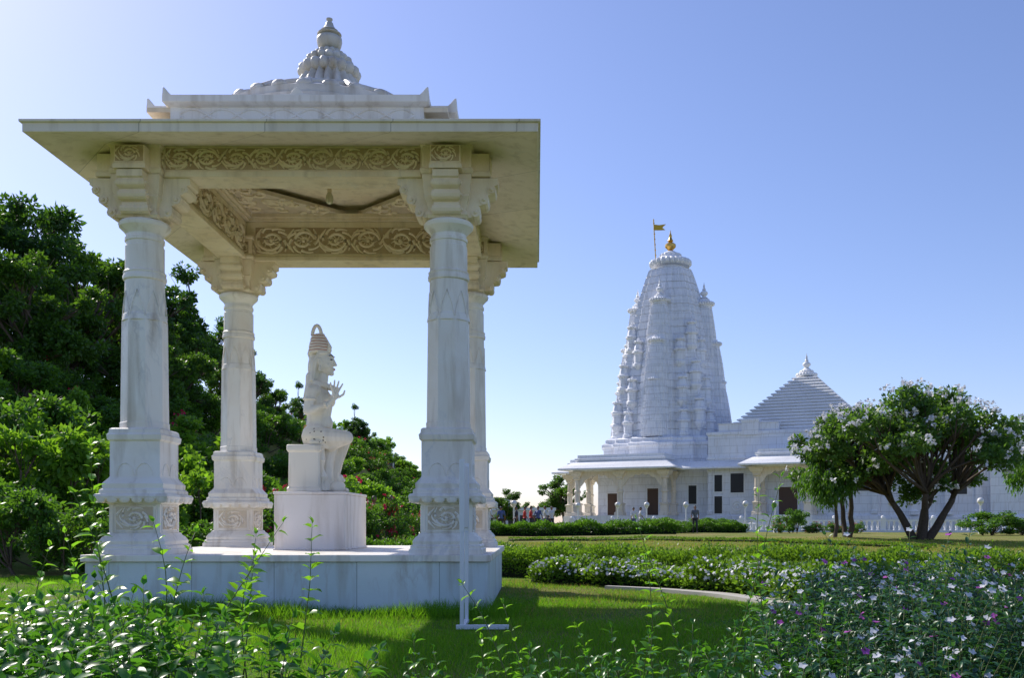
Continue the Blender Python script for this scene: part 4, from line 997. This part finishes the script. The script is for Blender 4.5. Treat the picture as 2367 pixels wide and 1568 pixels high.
shoots([((-2.05, 4.6, .2), (-.02, 0, 1), 1.14), ((-1.9, 4.5, .3), (-.25, .1, 1), .82), ((-1.55, 4.4, .25), (.35, 0, 1), .80), ((-1.75, 4.5, .3), (.22, .1, 1), .66), ((-1.1, 4.4, .2), (.30, 0, 1), .75), ((-1.35, 4.5, .2), (-.2, 0, 1), .6), ((-2.2, 4.9, .3), (-.35, 0, 1), .65), ((-2.45, 4.6, .3), (.1, 0, 1), .55), ((-1.6, 4.2, .2), (-.1, 0, 1), .75), ((-1.4, 4.6, .2), (.15, 0, 1), .72)],
       .085, .60, .058, [M_stem, L_shoot, L_white, L_pink], 'young_shoots')
shoots([((-.1, 4.4, .1), (-.12, 0, 1), .62), ((0, 4.4, .05), (-.2, 0, 1), .55), ((-.25, 4.5, 0), (.1, 0, 1), .42), ((.5, 4.6, .1), (.28, 0, 1), .68), ((.75, 4.7, .1), (-.15, 0, 1), .90), ((.95, 4.8, .1), (.25, 0, 1), 1.12), ((1.15, 4.8, .1), (-.05, 0, 1), 1.0), ((.35, 4.4, .0), (-.3, 0, 1), .5), ((1.3, 4.7, .1), (.2, 0, 1), .65), ((-.5, 4.4, 0), (-.1, 0, 1), .36)],
       .070, .5, .054, [M_stem, L_shoot, L_white, L_pink], 'young_shoots')
for (cx, cy, n, R, h0, h1) in ((-.45, 4.4, 8, .3, .15, .34), (.1, 4.3, 14, .35, .15, .36), (.6, 4.4, 20, .38, .2, .45), (1.05, 4.4, 24, .35, .25, .5)):
    shoots(bush_specs(cx, cy, n, R, h0, h1), .075, .5, .05, FM, 'leafy_shrub')
FP_ = [M_stem, L_fg2, L_white, L_pink]
for (cx, cy, n, R, h0, h1) in ((1.45, 4.7, 56, .42, .3, .52), (1.95, 4.7, 64, .45, .38, .62), (2.5, 4.8, 64, .45, .38, .60), (1.75, 5.5, 64, .5, .42, .66), (2.35, 5.6, 64, .5, .42, .70), (2.9, 5.7, 64, .5, .42, .62), (2.3, 6.6, 60, .5, .42, .66), (3.1, 6.7, 60, .55, .42, .62), (3.9, 7.0, 60, .55, .42, .6), (1.25, 4.0, 40, .35, .2, .38), (2.8, 7.9, 50, .6, .38, .56), (3.8, 8.2, 50, .6, .38, .56), (1.7, 4.0, 46, .35, .25, .46), (2.05, 5.2, 16, .25, .70, .92)):
    shoots(bush_specs(cx, cy, n, R, h0, h1), .070, .42, .038, FP_, 'periwinkle_bush', flowers=int(n * .65), fl=.021, fmats=(2, 2, 2, 3, 2, 2))

# ------------------------------------------------------------------ people
SK = plain('skin', (.30, .16, .10), .6); HR = plain('hair', (.015, .012, .01), .5)
def person(name, x, y, rz, shirt, pants, walk=.12, skirt=False, arm=0.0):
    mb = MB(); C = lambda a, b_, r0, r1: cap_prim(mb, a, b_, r0, r1)
    C((0, -.07, .92), (0, .07, .92), .115, .115); C((0, 0, .95), (0, 0, 1.12), .12, .115); mb.ell((0, 0, 1.26), (.115, .17, .17), 0, 14, 10)
    C((0, -.15, 1.39), (0, .15, 1.39), .055, .055); C((0, 0, 1.40), (.01, 0, 1.52), .055, .05); mb.ell((.015, 0, 1.60), (.095, .075, .115), 0, 14, 10); mb.ell((.11, 0, 1.59), (.02, .014, .02), 0, 8, 6)
    for s_ in (-1, 1):
        w = walk * s_
        C((0, s_ * .085, .90), (w * .6 + .03, s_ * .095, .48), .085, .058); C((w * .6 + .03, s_ * .095, .48), (w * 1.3 - .02, s_ * .10, .08), .056, .038); C((w * 1.3 - .03, s_ * .10, .05), (w * 1.3 + .14, s_ * .11, .035), .042, .03)
        mb.ell((.0, s_ * .078, 1.60), (.02, .012, .03), 0, 8, 6)
        e = (-w * .7 - .02, s_ * .235, 1.12); C((0, s_ * .19, 1.38), e, .05, .04); hnd = (-w * 1.2 + .08 + arm * .1, s_ * .22, .88 + arm * .2); C(e, hnd, .038, .028)
        hv = Vector(hnd); mb.ell(hv + Vector((.01, 0, -.045)), (.028, .016, .045), 0, 8, 6)
        for q in range(4): C(hv + Vector((-.018 + q * .013, 0, -.08)), hv + Vector((-.012 + q * .013, 0, -.13 - (.01 if q in (1, 2) else 0))), .008, .007)
    if skirt: C((0, 0, .95), (0, 0, .22), .13, .22)
    def fn(ce):
        m = np.zeros(len(ce), int); z = ce[:, 2]
        m[z < .95] = 1; m[z > 1.45] = 2; m[(z > 1.60) & (ce[:, 0] < .055)] = 3; m[z > 1.66] = 3
        m[(np.abs(ce[:, 1]) > .185) & (z < 1.12)] = 2
        m[(z < .09)] = 3
        return m
    return sculpt(name, mb, .018, [shirt, pants, SK, HR], fn, None, (x, y, G(x, y)), rz, 2)
cw = plain('cloth_white', (.65, .65, .68)); cd = plain('cloth_dark', (.03, .03, .045)); cr_ = plain('cloth_red', (.55, .03, .03)); cb = plain('cloth_blue', (.08, .12, .3)); cg = plain('cloth_grey', (.12, .13, .15))
person('walking_man', 9.7, 59, -pi / 2, cg, cd, walk=.1)
person('woman_in_red', -4.75, 31.5, -1.2, cr_, cr_, walk=.03, skirt=True)
person('woman_in_red', -5.5, 32.6, -.3, cr_, cd, walk=.03, skirt=True)
for x, y, rz, a, b_ in ((-2.75, 58, 0, cw, cd), (-1.25, 60, 3, cd, cd), (-.35, 61, 0, cr_, cd), (.55, 60, 3, cw, cb), (.1, 61.5, 1, cb, cd), (6.9, 64, 0, cw, cw), (-.75, 62, 0, cr_, cd), (-2.2, 60, 1.5, cb, cd), (.95, 61, -1, cw, cd), (6.5, 64.5, 2, cw, cb)):
    person('visitor', x, y, rz, a, b_)

# ------------------------------------------------------------------ light, sky, camera
el = math.radians(40); az = math.radians(-45)
sd = Vector((math.sin(az) * math.cos(el), math.cos(az) * math.cos(el), math.sin(el)))
w = bpy.data.worlds.new('World'); sc.world = w; w.use_nodes = True; nt = w.node_tree
sk = nt.nodes.new('ShaderNodeTexSky'); sk.sky_type = 'NISHITA'; sk.sun_disc = False; sk.sun_elevation = el; sk.sun_rotation = az
sk.air_density = 1.0; sk.dust_density = .8; sk.ozone_density = 4.0; sk.altitude = 300
bg = nt.nodes['Background']; bg.inputs[1].default_value = .15
tint = mixc(nt, 1.0, sk.outputs[0], (1.10, 1.0, 1.14), 'MULTIPLY')
nt.links.new(tint, bg.inputs[0])
sl = bpy.data.lights.new('sun', 'SUN'); sl.energy = 5.0; sl.angle = math.radians(.5); sl.color = (1, .94, .84)
so = bpy.data.objects.new('sun', sl); so.rotation_euler = (-sd).to_track_quat('-Z', 'Y').to_euler(); link(so)
cam = bpy.data.cameras.new('camera'); cam.sensor_width = 36; cam.lens = 2230 / 2367 * 36; cam.shift_x = (1183.5 - 1240) / 2367; cam.shift_y = (1210 - 784) / 2367
cam.clip_end = 6000; cam.clip_start = .05
co = bpy.data.objects.new('camera', cam); co.location = (0, 0, EYE); co.rotation_euler = (pi / 2, 0, 0); link(co); sc.camera = co
sc.view_settings.view_transform = 'Standard'; sc.view_settings.look = 'None'; sc.view_settings.exposure = 0
